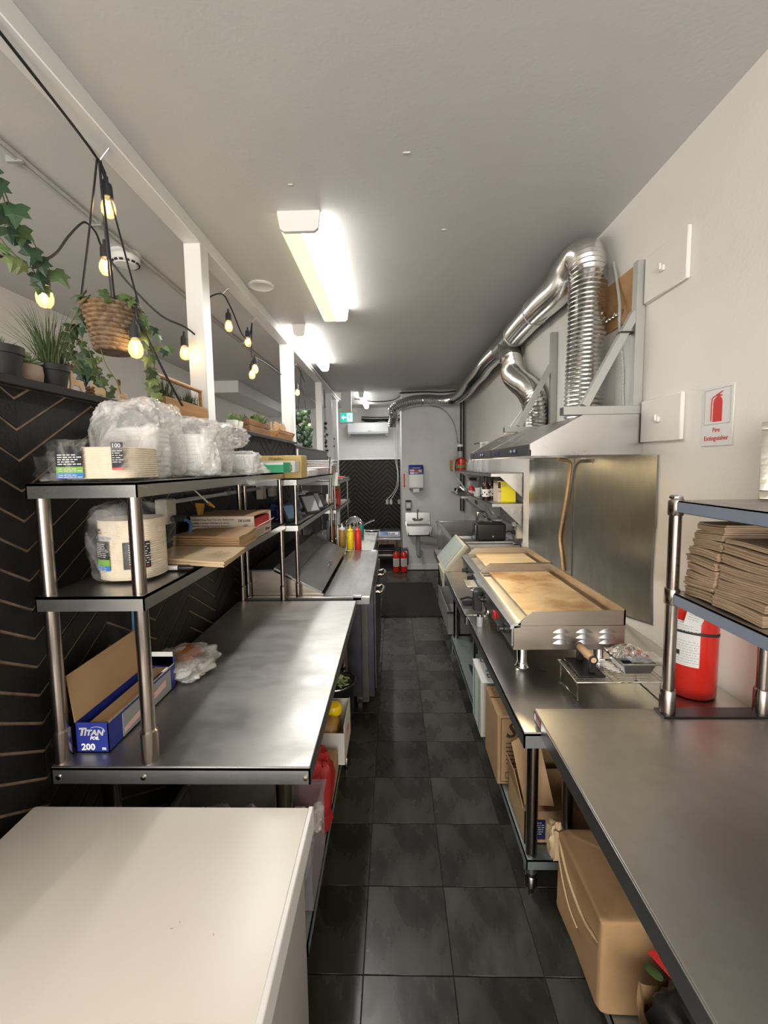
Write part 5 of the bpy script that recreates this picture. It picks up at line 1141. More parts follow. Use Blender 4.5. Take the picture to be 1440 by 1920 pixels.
mk('red_print', MB().slab([(.600, .945, .415), (.622, .945, .418), (.655, .875, .410), (.638, .872, .408)], .003), 'red_print', kb); mk('red_print', MB().slab([(.685, .92, .412), (.705, .92, .412), (.725, .86, .408), (.703, .86, .408)], .003), 'orange_sauce', kb)
for p, s_ in (((.592, .905, .412), .040), ((.665, .95, .414), .036)):
    lf = MB().lathe([(.001, 0), (s_ * .45, .002), (.001, .004)], n=14, M4=Matrix.Translation(p) @ Matrix.Rotation(.6, 4, 'Z') @ Matrix.Diagonal((.7, 1.1, 1, 1))); mk('green_leaf_print', lf, 'leaf_mid', kb)
b2 = thing('cardboard_box', 'brown cardboard box with cursive lettering on right undershelf', 'box', (.58, 1.94, .151)); m = MB().box(.452, 1.818, .152, .74, 2.07, .475); mk('carton', m, 'cardboard', b2, bev=.002)
mk('top_flap', MB().slab([(.452, 1.818, .477), (.70, 1.818, .477), (.70, 1.95, .486), (.452, 1.95, .486)], .002), 'cardboard', b2); mk('top_flap', MB().slab([(.450, 2.07, .478), (.450, 1.955, .490), (.70, 1.955, .490), (.70, 2.07, .478)], .002), 'kraft', b2)
text('Su', .10, 'text_brown', b2, (.487, 1.818, .375), X, U, shear=.25, off=.002); text_lines(b2, (.49, 1.818, .345), X, U, .18, 6, .019, 'text_brown', hh=.005, seed=7)
m = MB()
for q in ((.466, .164, .73, .1665), (.466, .462, .73, .4645), (.466, .164, .4685, .464)): m.box(q[0], 1.8165, q[1], q[2], 1.8175, q[3])
m.box(.487, 1.8165, .182, .545, 1.8175, .1845).box(.487, 1.8165, .207, .545, 1.8175, .2095).box(.487, 1.8165, .182, .4895, 1.8175, .2095).box(.52, 1.8165, .182, .5225, 1.8175, .2095); mk('printed_border', m, 'text_brown', b2)
b3 = thing('white_box', 'white box with green triangle print on right undershelf', 'box', (.57, 2.28, .151)); m = MB().box(.446, 2.15, .152, .74, 2.38, .462); mk('carton', m, 'box_white', b3, bev=.002)
mk('lid_flap', MB().slab([(.436, 2.085, .488), (.70, 2.085, .488), (.70, 2.34, .496), (.436, 2.34, .496)], .002), 'label_white', b3); mk('green_triangle', MB().prism([(.475, 2.19), (.60, 2.19), (.537, 2.275)], 'z', .4945, .4965), 'green_print', b3)
for y in (2.125, 2.30): 
    m = MB().box(.475, y, .494, .60, y + .004, .4965).box(.475, y + .030, .494, .60, y + .034, .4965).box(.475, y, .494, .479, y + .034, .4965); mk('printed_frame', m, 'text_black', b3)
for y in (2.19, 2.32): mk('green_stripe', MB().box(.4448, y, .17, .4458, y + .016, .45), 'green_print', b3)
b4 = thing('open_carton', 'open brown carton with raised flap beside the table leg', 'box', (.6, 1.62, .151)); openbox(b4, .482, .78, 1.515, 1.745, .152, .282, 'cardboard')
mk('raised_flap', MB().slab([(.490, 1.545, .285), (.60, 1.535, .288), (.555, 1.62, .555), (.452, 1.60, .50)], .003), 'cardboard', b4); mk('side_flap', MB().slab([(.482, 1.53, .282), (.482, 1.73, .282), (.462, 1.70, .385), (.460, 1.58, .40)], .003), 'kraft', b4)
mk('blue_label', MB().box(.520, 1.5135, .17, .560, 1.5145, .25), 'navy', b4); text_lines(b4, (.525, 1.5135, .238), X, U, .024, 6, .009, 'text_white', hh=.002)
b5 = thing('brown_carton', 'closed brown carton deep under right table behind the parcel', 'box', (.86, 1.68, .151)); mk('carton', MB().box(.795, 1.54, .152, .94, 1.80, .42), 'cardboard_dark', b5, bev=.002); mk('tape', MB().box(.795, 1.655, .4205, .94, 1.69, .4215), 'kraft', b5)
bc = thing('cable_loop', 'black power cord looping on the galvanized undershelf', 'cord', (.55, 2.7, .15)); mk('cord', MB().tube(spline([(.50, 2.60, .87), (.50, 2.61, .42), (.52, 2.75, .20), (.53, 2.95, .159), (.56, 2.85, .158), (.575, 2.62, .158), (.585, 2.46, .158)], 6), .007, 7), 'cord', bc); mk('plug', MB().box(.57, 2.41, .151, .60, 2.46, .172), 'soft_black', bc, bev=.004)
for k, y in enumerate((2.75, 2.58)): mk('hanging_strap', MB().bar((.50, y, .88), (.505, y, .42), .026, .012), 'soft_black', label='black strap hanging under the table, %s of two' % ('farther', 'nearer')[k], cat='strap')
# ================================================================ hood, ducts and wall
random.seed(55)
def hood(label, y0, y1):
    t = thing('range_hood', label, 'range hood', (.8, (y0 + y1) / 2, 1.63), 'stainless range hoods over the griddles'); f, b = .562, 1.018
    pr = [(b, 1.652), (f, 1.652), (f, 1.678), (.775, 1.792), (b, 1.792)]
    mk('body', MB().prism(pr, 'y', y0 + .002, y1 - .002), 'steel', t)
    for a in (y0, y1 - .004): mk('side_panel', MB().prism([(b, 1.63), (f, 1.63), (f, 1.679), (.774, 1.793), (b, 1.793)], 'y', a, a + .004), 'steel', t)
    mk('front_skirt', MB().box(f, y0, 1.63, f + .004, y1, 1.655), 'steel', t)
    mk('front_panel', MB().box(f - .003, y0 + .004, 1.632, f, y1 - .004, 1.677), 'steel_dark', t)
    for y in (y0 + .22, y0 + .55): mk('switch_plate', MB().box(f - .006, y - .045, 1.645, f - .003, y + .045, 1.666), 'navy', t, bev=.001)
    for k in range(2): mk('button', MB().box(f - .009, y0 + .19 + .06 * k, 1.650, f - .006, y0 + .215 + .06 * k, 1.661), 'grey_plastic', t, bev=.001)
    for k in range(2):
        a = y0 + .03 + k * (y1 - y0 - .06) / 2; mk('grease_filter', MB().box(f + .12, a + .005, 1.642, b - .04, a + (y1 - y0 - .06) / 2 - .005, 1.651), 'sheet_steel', t, bev=.002)
    mk('lamp_lens', MB().box(f + .03, y0 + .22, 1.643, f + .10, y1 - .22, 1.651), 'hood_lamp', t)
    return t
hood('nearer stainless range hood with sloped front over large griddle', 1.77, 2.465)
hood('farther stainless range hood behind the near hood', 2.47, 3.12)
def bracket(label, y):
    t = thing('wall_bracket', label, 'bracket', (.9, y, 1.795), 'grey steel hood brackets on the right wall'); w_ = .034
    mk('upright', MB().bar((.999, y, 1.795), (.999, y, 2.40), w_, .036, up=(1, 0, 0)), 'grey_paint', t, bev=.001)
    mk('arm', MB().bar((1.015, y, 1.812), (.70, y, 1.812), .042, .034, up=(0, 0, 1)), 'grey_paint', t, bev=.001)
    mk('arm_end', MB().box(.698, y - .017, 1.798, .7, y + .017, 1.826), 'steel_dark', t)
    mk('brace', MB().bar((.79, y, 1.832), (.985, y, 2.20), .032, .03, up=(0, 1, 0)), 'grey_paint', t, bev=.001)
    mk('wall_plate', MB().box(1.002, y + .03, 1.80, 1.018, y + .055, 2.39), 'grey_paint', t); return t
bracket('nearer grey bracket with diagonal brace beside the big duct', 1.80)
bracket('farther grey bracket partly behind the big duct', 2.72)
zt_ = thing('cable_tie', 'black zip tie around the near bracket brace', 'tie', (.95, 1.8, 2.13)); mk('tie', MB().box(.925, 1.778, 2.118, .975, 1.822, 2.124), 'soft_black', zt_); mk('tail', MB().bar((.925, 1.778, 2.121), (.905, 1.765, 2.115), .004), 'soft_black', zt_)
def duct(path, R, n=20, pitch=.0152, seed=0, amp=.030):
    q = spline(path, 24); L_ = [0]
    for a, b in zip(q, q[1:]): L_.append(L_[-1] + (b - a).length)
    st = pitch / 4; N_ = int(L_[-1] / st); pts = []; rs = []; j = 0
    for i in range(N_ + 1):
        s_ = i * st
        while j < len(q) - 2 and L_[j + 1] < s_: j += 1
        u = (s_ - L_[j]) / max(1e-6, L_[j + 1] - L_[j]); pts.append(q[j].lerp(q[j + 1], min(1, u)))
        rs.append(R * (1 + (0, amp, amp * .2, -amp)[i % 4] + .03 * noise.noise(Vector((s_ * 3, seed, 0))) + .012 * noise.noise(Vector((s_ * 14, seed, 3)))))
    return MB().tube(pts, rs, n)
dn = thing('exhaust_duct', 'large corrugated foil duct rising from near hood and running back along the ceiling', 'duct', (.93, 2.1, 1.79))
mk('hose', duct([(.918, 2.10, 1.7945), (.918, 2.095, 1.95), (.920, 2.09, 2.15), (.918, 2.085, 2.35), (.922, 2.10, 2.50), (.932, 2.17, 2.59), (.932, 2.30, 2.605), (.930, 2.48, 2.565), (.928, 2.75, 2.57), (.928, 3.05, 2.575), (.928, 3.30, 2.57)], .083, 26, pitch=.020, amp=.05), 'duct', dn)
mk('clamp', MB().tube([Vector((.93 + .087 * math.cos(a), 2.84, 2.572 + .087 * math.sin(a))) for a in [2 * PI * k / 24 for k in range(24)]], .004, 6, closed=True), 'grey_paint', dn); mk('clamp_tail', MB().tube([(.99, 2.84, 2.51), (1.0, 2.80, 2.485), (1.0, 2.78, 2.46)], .004, 6), 'grey_paint', dn)
ty = thing('duct_junction', 'sheet metal Y junction where the two foil ducts meet', 'duct fitting', (.93, 3.45, 2.5))
mk('main_pipe', MB().cyl((.928, 3.29, 2.57), (.928, 3.72, 2.57), .088, n=26), 'sheet_steel', ty); mk('branch', MB().cyl((.928, 3.50, 2.56), (.925, 3.40, 2.40), .085, n=24), 'sheet_steel', ty); mk('seam_band', MB().cyl((.928, 3.30, 2.57), (.928, 3.325, 2.57), .092, n=26), 'steel', ty); mk('seam_band', MB().cyl((.925, 3.425, 2.44), (.925, 3.41, 2.415), .089, n=24), 'steel', ty)
db_ = thing('exhaust_duct', 'corrugated foil branch duct from far hood to the junction', 'duct', (.926, 2.81, 1.79))
mk('hose', duct([(.926, 2.81, 1.7945), (.93, 2.81, 1.90), (.925, 2.84, 2.00), (.915, 2.95, 2.10), (.905, 3.14, 2.19), (.91, 3.30, 2.27), (.922, 3.37, 2.35), (.925, 3.41, 2.42)], .080, 22, seed=4, pitch=.020, amp=.05), 'duct', db_)
df = thing('exhaust_duct', 'far corrugated foil duct along wall corner and above the end wall', 'duct', (.6, 5, 2.5))
mk('hose', duct([(.928, 3.70, 2.57), (.925, 3.9, 2.575), (.92, 4.25, 2.575), (.93, 4.6, 2.56), (.92, 5.0, 2.545), (.93, 5.4, 2.53), (.92, 5.75, 2.52), (.86, 6.05, 2.51), (.72, 6.20, 2.51), (.52, 6.24, 2.53), (.30, 6.24, 2.52), (.12, 6.24, 2.47), (.03, 6.25, 2.42)], .078, 16, seed=8, pitch=.026, amp=.05), 'duct', df)
mk('drooping_end', duct([(.04, 6.26, 2.44), (-.01, 6.27, 2.38), (.01, 6.29, 2.30), (-.01, 6.30, 2.20), (-.015, 6.30, 2.14)], .066, 16, seed=11, pitch=.03, amp=.06), 'duct', df)
mk('joint_band', MB().cyl((.42, 6.24, 2.528), (.435, 6.24, 2.528), .083, n=20), 'steel', df)
bd = thing('backer_board', 'plywood backing board on the wall behind the near bracket', 'board', (1.01, 2.0, 2.3))
mk('board', MB().box(1.008, 1.83, 2.20, 1.0195, 2.30, 2.41), 'plywood', bd); mk('lower_board', MB().box(1.008, 1.80, 1.797, 1.0195, 2.0, 1.83), 'plywood', bd)
fx = thing('flex_conduit', 'flexible metal conduit hanging behind the near bracket', 'conduit', (.99, 1.85, 1.8))
mk('conduit', duct([(1.008, 2.03, 2.50), (1.0, 1.98, 2.40), (.985, 1.92, 2.28), (.97, 1.885, 2.18), (.985, 1.875, 2.0), (.985, 1.87, 1.9), (.975, 1.84, 1.80)], .0062, 10, pitch=.008, amp=.12), 'grey_paint', fx)
pcn = thing('hanger_strap', 'perforated metal strap tying the duct to the board', 'strap', (1.0, 1.98, 2.25)); 
for k in range(6):
    a = Vector((.985, 2.06, 2.245)).lerp(Vector((1.004, 1.93, 2.258)), (k + .5) / 6); mk('link', MB().lathe([(.004, -.001), (.0105, -.001), (.0105, .001), (.004, .001)], n=12, M4=Matrix.Translation(a) @ Matrix.Rotation(PI / 2, 4, 'Y')), 'chrome', pcn)
def access(label, y0, y1, z0, z1):
    t = thing('access_panel', label, 'panel', (1.015, (y0 + y1) / 2, z0), 'white access panels on the right wall'); mk('door', MB().box(1.004, y0, z0, 1.0195, y1, z1), 'wall_paint', t, bev=.003)
    ym, zm = (y0 + y1) / 2 + .005, (z0 + z1) / 2; mk('latch', MB().box(.995, ym - .012, zm - .010, 1.004, ym + .012, zm + .010), 'white_plastic', t, bev=.002); mk('latch_pin', MB().cyl((.992, ym, zm - .004), (.992, ym, zm + .018), .004), 'trim_white', t)
access('upper white access panel right of the bracket', 1.528, 1.775, 2.222, 2.398); access('lower white access panel beside the hood end', 1.525, 1.765, 1.675, 1.842)
sg = thing('extinguisher_sign', 'white fire extinguisher sign with red pictogram on right wall', 'sign', (1.015, 1.37, 1.645)); YR, YL = (0, -1, 0), None
m = MB().box(1.0165, 1.308, 1.646, 1.0195, 1.435, 1.832); mk('plate', m, 'label_white', sg, bev=.0012)
m = MB(); xs = 1.0155
for a, b in (((1.425, 1.715), (1.318, 1.715)), ((1.425, 1.824), (1.318, 1.824)), ((1.425, 1.715), (1.425, 1.824)), ((1.318, 1.715), (1.318, 1.824))): m.bar((xs, a[0], a[1]), (xs, b[0], b[1]), .0012, .001, up=(1, 0, 0))
mk('thin_border', m, 'text_grey', sg)
prof = [(1.388, 1.722), (1.388, 1.782), (1.386, 1.790), (1.379, 1.797), (1.373, 1.799), (1.373, 1.803), (1.380, 1.805), (1.352, 1.815), (1.352, 1.812), (1.366, 1.806), (1.353, 1.803), (1.353, 1.800), (1.366, 1.799), (1.360, 1.797), (1.354, 1.790), (1.352, 1.782), (1.352, 1.722)]
m = MB().prism(prof, 'x', 1.0150, 1.0163); m.tube(spline([(1.0157, 1.376, 1.803), (1.0157, 1.390, 1.799), (1.0157, 1.396, 1.785), (1.0157, 1.396, 1.725)], 5), .0014, 6); mk('pictogram', m, 'red_print', sg, smooth=0)
text('Fire', .020, 'red_print', sg, (1.0165, 1.372, 1.690), YR, U, align='CENTER', off=.0001); text('Extinguisher', .0205, 'red_print', sg, (1.0165, 1.372, 1.664), YR, U, align='CENTER', off=.0001)
sh = thing('wall_sheet', 'dull sheet steel wall guard behind the griddles', 'wall guard', (1.01, 2.4, .9))
m = MB(); pts = [(1.66, 1.625), (1.658, 1.35), (1.664, 1.335), (1.672, 1.15), (1.66, .96), (1.90, .915), (2.405, .905), (2.405, 1.625)]; m.prism(pts, 'x', 1.0125, 1.0195); mk('sheet', m, 'sheet_steel', sh, smooth=0)
m = MB().prism([(2.41, 1.625), (2.41, .905), (3.185, .94), (3.19, 1.625)], 'x', 1.010, 1.0195); mk('sheet', m, 'sheet_steel', sh, smooth=0); mk('seam_edge', MB().box(1.0105, 2.403, .905, 1.0125, 2.409, 1.625), 'steel_dark', sh)
th_ = thing('tan_hose', 'tan corrugated hose hanging in front of the sheet steel', 'hose', (.99, 2.45, 1.0)); mk('hose', duct([(.90, 2.35, 1.62), (.985, 2.40, 1.60), (.995, 2.43, 1.52), (.995, 2.47, 1.38), (1.0, 2.53, 1.25), (1.0, 2.56, 1.15), (1.0, 2.53, 1.06), (1.0, 2.50, .96)], .0085, 10, pitch=.010, amp=.06), 'tan_hose', th_)
# ================================================================ far right: prep bin, toaster, sink, shelves
sl_ = thing('slanted_bin', 'slanted pale plastic lid on a steel wedge at the counter edge', 'bin', (.42, 2.96, .898))
mk('wedge', MB().prism([(.345, .8955), (.475, 1.05), (.50, 1.05), (.50, .8955)], 'y', 2.76, 3.15), 'steel_brown', sl_)
a_, b_ = (.318, .903), (.462, 1.075)
m = MB().slab([(a_[0], 2.745, a_[1]), (a_[0], 3.18, a_[1]), (b_[0], 3.18, b_[1]), (b_[0], 2.745, b_[1])], -.0) if False else MB()
dx, dz = b_[0] - a_[0], b_[1] - a_[1]; l_ = math.hypot(dx, dz); nx, nz = dz / l_, -dx / l_
m.prism([a_, b_, (b_[0] + nx * .032, b_[1] + nz * .032), (a_[0] + nx * .032, a_[1] + nz * .032)], 'y', 2.745, 3.18); mk('lid', m, 'bin_edge', sl_, bev=.006, seg=2)
e = .018; A2 = (a_[0] + dx * .08 - nx * .0015, a_[1] + dz * .08 - nz * .0015); B2 = (a_[0] + dx * .94 - nx * .0015, a_[1] + dz * .94 - nz * .0015)
mk('lid_face', MB().slab([(A2[0], 2.765, A2[1]), (B2[0], 2.765, B2[1]), (B2[0], 3.16, B2[1]), (A2[0], 3.16, A2[1])], -.003), 'bin_plastic', sl_)
mk('hinge_bracket', MB().prism([(2.74, .80), (2.72, .897), (3.0, .897), (2.9, .85)], 'x', .312, .325), 'bin_edge', sl_)
sk = thing('compartment_sink', 'stainless compartment sink before the end wall', 'sink', (.76, 4.3, 0)); x0, x1, y0, y1, zr = .500, 1.05, 3.52, 4.98, .93
m = MB(); 
for q in ((x0, y0, .66, x0 + .006, y1, zr), (x0, y0, .66, x1, y0 + .006, zr), (x0, y1 - .006, .66, x1, y1, zr), (x1 - .006, y0, .66, x1, y1, zr), (x0, y0, .655, x1, y1, .665), (x0, 4.25, .66, x1, 4.262, zr - .02)): m.box(*q)
mk('basin', m, 'steel', sk); m = MB()
for q in ((x0 - .012, y0 - .012, zr - .012, x0 + .03, y1 + .012, zr + .004), (x0 - .012, y1 - .03, zr - .012, x1, y1 + .012, zr + .004), (x1 - .06, y0, zr - .012, x1, y1, zr + .004)): m.box(*q)
mk('rim', m, 'steel_edge', sk, bev=.003); mk('backsplash', MB().prism([(3.75, zr), (3.75, zr + .13), (4.80, zr + .13), (4.80, zr)], 'x', 1.045, 1.06), 'steel', sk)
for x, y in ((.53, 3.525), (.53, 4.9), (1.0, 3.66), (1.0, 4.9)): mk('leg', MB().cyl((x, y, .0), (x, y, .66), .02), 'tube_steel', sk)
fa = mk('faucet', MB().tube(spline([(1.045, 4.35, 1.02), (.98, 4.35, 1.03), (.93, 4.35, 1.10), (.86, 4.35, 1.10), (.85, 4.35, 1.02)], 6), .014, 10), 'chrome', sk)
for y in (4.22, 4.48): mk('tap_lever', MB().tube([(1.02, y, 1.02), (.97, y, 1.03), (.94, y + .02, 1.05)], .011, 8), 'chrome', fa)
sp_ = thing('sprayer', 'chrome pre-rinse sprayer arm above the far sink', 'faucet', (1.0, 4.6, 1.1)); mk('hose', MB().tube(spline([(1.04, 4.5, 1.06), (.98, 4.5, 1.16), (.93, 4.6, 1.22), (.80, 4.8, 1.30), (.76, 4.85, 1.34)], 6), .010, 8), 'chrome', sp_); mk('spray_head', MB().lathe([(.012, 0), (.022, .02), (.024, .05), (.01, .06)], (.90, 4.62, 1.16), 14), 'chrome', sp_)
mk('blue_cloth', blob((.60, 4.1, .69), (.12, .2, .05), 5, .3, 2.5, .7, 22, 12), 'blue_print', label='blue cloth lying inside the sink basin', cat='cloth'); mk('sponge', MB().box(.80, 3.95, .667, .87, 4.02, .70), 'yellow_plastic', label='yellow sponge inside the sink behind the toaster', cat='sponge', bev=.006)
sd_ = thing('sheet_pan', 'aluminium sheet pan bridging the sink under the toaster', 'pan', (.78, 3.65, .935)); m = MB().box(.575, 3.535, .935, .985, 3.80, .938)
for q in ((.565, 3.525, .935, .995, 3.54, .952), (.565, 3.795, .935, .995, 3.81, .952), (.565, 3.525, .935, .58, 3.81, .952), (.98, 3.525, .935, .995, 3.81, .952)): m.box(*q)
mk('pan', m, 'steel_edge', sd_, bev=.002)
to = thing('toaster', 'black toaster standing on the sheet pan by the sink', 'toaster', (.82, 3.66, .939)); mk('shell', MB().box(.700, 3.575, .946, .945, 3.745, 1.092), 'black_plastic', to, bev=.016, seg=3); mk('end_panel', MB().box(.688, 3.595, .95, .702, 3.725, 1.082), 'steel_dark', to, bev=.006, seg=2)
for y in (3.625, 3.69): mk('slot', MB().box(.735, y - .012, 1.0915, .915, y + .012, 1.0935), 'soft_black', to)
mk('lever', MB().box(.676, 3.645, 1.02, .69, 3.675, 1.032), 'soft_black', to, bev=.003); mk('badge', MB().lathe([(.001, 0), (.006, 0), (.006, .002), (.001, .002)], n=12, M4=Matrix.Translation((.835, 3.575, .985)) @ Matrix.Rotation(PI / 2, 4, 'X')), 'chrome', to)
for x in (.72, .92):
    for y in (3.60, 3.72): mk('foot', MB().box(x - .01, y - .01, .9385, x + .01, y + .01, .947), 'soft_black', to)
oc = thing('wall_outlet', 'weatherproof wall outlet with white plug near the toaster', 'outlet', (1.04, 3.55, .98)); mk('box', MB().box(1.015, 3.50, .975, 1.0645, 3.60, 1.10), 'ivory', oc, bev=.004); mk('plug', MB().box(.985, 3.53, 1.075, 1.016, 3.585, 1.115), 'white_plastic', oc, bev=.004); mk('toaster_plug', MB().box(.985, 3.535, 1.01, 1.016, 3.565, 1.04), 'soft_black', oc, bev=.004)
mk('cord', MB().tube(spline([(.94, 3.70, .99), (.955, 3.66, 1.0), (.97, 3.60, 1.025), (.985, 3.55, 1.025)], 5), .004, 6), 'cord', to)
tu = thing('grey_tub', 'grey plastic bus tub on a low stand under the sink', 'tub', (.62, 3.9, .0)); m = MB(); ax, bx_, ay, by, z0, z1 = .452, .86, 3.56, 4.35, .14, .33
for q in ((ax, ay, z0, bx_, ay + .006, z1), (ax, by - .006, z0, bx_, by, z1), (ax, ay, z0, ax + .006, by, z1 + .02), (bx_ - .006, ay, z0, bx_, by, z1), (ax, ay, z0, bx_, by, z0 + .006)): m.box(*q)
mk('tub', m, 'tub_grey', tu, bev=.002); mk('rim', MB().box(ax - .01, ay - .01, z1 - .008, bx_, ay + .004, z1 + .006), 'soft_black', tu)
for x in (.5, .80):
    for y in (3.62, 4.28): mk('leg', MB().cyl((x, y, 0), (x, y, z0), .02), 'chrome', tu)
# wall shelves
def wshelf(label, x0, y0, y1, z, brk):
    t = thing('wall_shelf', label, 'shelf', (.9, (y0 + y1) / 2, z), 'steel shelves on the far right wall'); m = MB().box(x0, y0, z - .004, XRF - .001, y1, z).box(x0, y0, z - .028, x0 + .003, y1, z).box(x0, y0, z - .028, XRF - .001, y0 + .003, z); mk('board', m, 'steel', t)
    for y in brk: mk('bracket', MB().prism([(XRF - .001, z - .005), (x0 + .05, z - .005), (XRF - .03, z - .21), (XRF - .001, z - .21)], 'y', y, y + .004), 'steel', t)
    return t
wshelf('top wall shelf running behind the hood to the corner', .765, 3.375, 5.75, 1.525, (3.38, 4.3, 5.3)); wshelf('middle wall shelf holding dark bottles and yellow box', .775, 3.375, 4.40, 1.285, (3.38, 4.25)); wshelf('low wall shelf near the corner with metal bowls', .75, 4.75, 5.62, 1.245, (4.85, 5.5))
yx = thing('yellow_box', 'bright yellow carton on the middle wall shelf', 'box', (.92, 3.53, 1.286)); mk('carton', MB().prism([(.868, 1.287), (.868, 1.455), (.955, 1.455), (.985, 1.42), (.985, 1.287)], 'y', 3.45, 3.60), 'yellow_box', yx); mk('label_side', MB().box(.84, 3.452, 1.287, .8675, 3.60, 1.46), 'box_cream', yx); mk('print', MB().box(.843, 3.4505, 1.40, .865, 3.4515, 1.45), 'text_black', yx); text_lines(yx, (.872, 3.45, 1.44), X, U, .035, 3, .012, 'text_black', hh=.004); text('Salt', .02, 'text_black', yx, (.842, 3.4505, 1.37), X, U)
for k, (x, y, lab) in enumerate(((.868, 3.78, 'dark sauce bottle with white label, nearest the yellow box'), (.80, 3.70, 'second dark sauce bottle with white label, front of shelf'), (.86, 4.02, 'dark sauce bottle behind the two front bottles'))):
    t = thing('sauce_bottle', lab, 'bottle', (x, y, 1.286), 'dark sauce bottles on the middle wall shelf')
    mk('glass', MB().lathe([(.032, 0), (.034, .006), (.034, .11), (.028, .13), (.013, .155), (.012, .185)], (x, y, 1.286), 18), 'sauce_dark', t); mk('label', MB().lathe([(.0346, .03), (.0346, .095)], (x, y, 1.286), 18), 'label_white', t); mk('cap', MB().lathe([(.014, 0), (.014, .024), (.001, .026)], (x, y, 1.286 + .183), 14), 'black_plastic', t)
    m = MB()
    for a in (3.6, 4.2, 4.7, 5.2): m.ball((x + .035 * math.cos(a), y + .035 * math.sin(a), 1.286 + .06 + .01 * math.sin(a * 5)), (.006, .003, .008), 6, 4)
    mk('label_print', m, 'text_brown', t)
for k, (y, z) in enumerate(((4.12, 1.286), (4.20, 1.286), (4.12, 1.328))):
    t = thing('cup', 'white cup, %s of three at the end of middle shelf' % ('front', 'rear', 'upper stacked')[k], 'cup', (.82, y, z), 'white cups on the middle wall shelf'); mk('bowl', MB().lathe([(.022, 0), (.034, .035), (.036, .04), (.032, .038), (.001, .01)], (.815, y, z), 18), 'bowl_white', t); mk('handle', MB().tube(arc((.85, y, z + .022), .012, -90, 90, 8), .003, 6), 'bowl_white', t)
jr = thing('square_jar', 'square clear jar with black lid behind the red bottle', 'jar', (.92, 5.0, 1.246)); mk('jar', MB().box(.865, 4.93, 1.247, .985, 5.05, 1.41), 'glass_grey', jr, bev=.012); mk('lid', MB().box(.885, 4.95, 1.41, .965, 5.03, 1.44), 'black_plastic', jr, bev=.004)
rb = thing('red_soap_bottle', 'small red soap bottle on the low wall shelf', 'bottle', (.88, 4.82, 1.246)); mk('bottle', MB().lathe([(.034, 0), (.036, .06), (.028, .09), (.012, .10), (.012, .12)], (.88, 4.82, 1.246), 16), 'red_plastic', rb); mk('label', MB().lathe([(.0366, .02), (.0366, .055)], (.88, 4.82, 1.246), 16), 'pink_print', rb)
for k, (x, y, r0) in enumerate(((.80, 5.35, .05), (.86, 5.5, .045))): 
    t = thing('metal_bowl', 'shiny metal bowl %s on the low corner shelf' % ('in front', 'behind')[k], 'bowl', (x, y, 1.246)); mk('bowl', MB().lathe([(r0 * .5, 0), (r0 * .9, .03), (r0, .055), (r0 * .95, .055), (.001, .01)], (x, y, 1.246), 20), 'chrome', t)
# things on the top wall shelf
rt = thing('printed_tin', 'red printed tin on the top wall shelf in the corner', 'tin', (.87, 5.55, 1.526)); mk('tin', MB().lathe([(.06, 0), (.062, .01), (.062, .14), (.05, .155), (.001, .16)], (.87, 5.52, 1.526), 24), 'red_paint', rt); mk('green_band', MB().lathe([(.0626, .03), (.0626, .05)], (.87, 5.52, 1.526), 24), 'green_print', rt); mk('yellow_band', MB().lathe([(.0626, .055), (.0626, .066)], (.87, 5.52, 1.526), 24), 'mustard', rt); mk('handle', MB().tube(arc((.87, 5.46, 1.60), .075, 10, 170, 14), .005, 6), 'soft_black', rt)
mk('yellow_roll', MB().lathe([(.045, 0), (.045, .13), (.02, .13)], (.79, 5.66, 1.526), 18), 'mustard', label='yellow roll beside the red printed tin', cat='roll')
hk_ = thing('hanging_hose', 'thin ribbed hose drooping from the top wall shelf', 'hose', (.78, 5.4, 1.5)); mk('hose', duct([(.80, 5.60, 1.55), (.79, 5.5, 1.66), (.765, 5.35, 1.64), (.755, 5.3, 1.50), (.80, 5.0, 1.36), (.84, 4.75, 1.26)], .010, 8, pitch=.02, amp=.08), 'grey_plastic', hk_)
for k, (x, y) in enumerate(((.90, 4.40), (.93, 4.28))):
    t = thing('pump_bottle', 'white pump bottle on top shelf, %s of the pair' % ('left', 'right')[k], 'bottle', (x, y, 1.526), 'white pump bottles on the top wall shelf'); mk('bottle', MB().lathe([(.03, 0), (.032, .16), (.02, .19)], (x, y, 1.526), 16), 'clear_plastic', t); mk('pump', MB().lathe([(.02, 0), (.02, .05), (.012, .055), (.012, .09), (.016, .095), (.016, .11)], (x, y, 1.71), 14), 'white_plastic', t); mk('spout', MB().bar((x, y, 1.812), (x - .07, y, 1.805), .014, .01), 'white_plastic' if k else 'soft_black', t)
for k, (x, y, r0, h) in enumerate(((.92, 5.05, .05, .16), (.93, 4.75, .045, .14))):
    t = thing('clear_bottle', 'clear plastic bottle on the top shelf, %s' % ('nearer the red tin', 'nearer the pump bottles')[k], 'bottle', (x, y, 1.526)); mk('bottle', MB().lathe([(r0, 0), (r0, h * .6), (.014, h * .95), (.014, h)], (x, y, 1.526), 18), 'clear_plastic', t); mk('cap', MB().lathe([(.015, 0), (.015, .02)], (x, y, 1.526 + h), 12), 'white_plastic', t)
mk('wood_offcut', MB().box(.80, 2.98, 1.7935, .98, 3.10, 1.803), 'plywood', label='thin wooden board on top of the far hood end', cat='board'); mk('white_rod', MB().cyl((.80, 3.08, 1.806), (.985, 3.06, 2.08), .005), 'white_plastic', label='thin white rod leaning against the wall by branch duct', cat='rod')
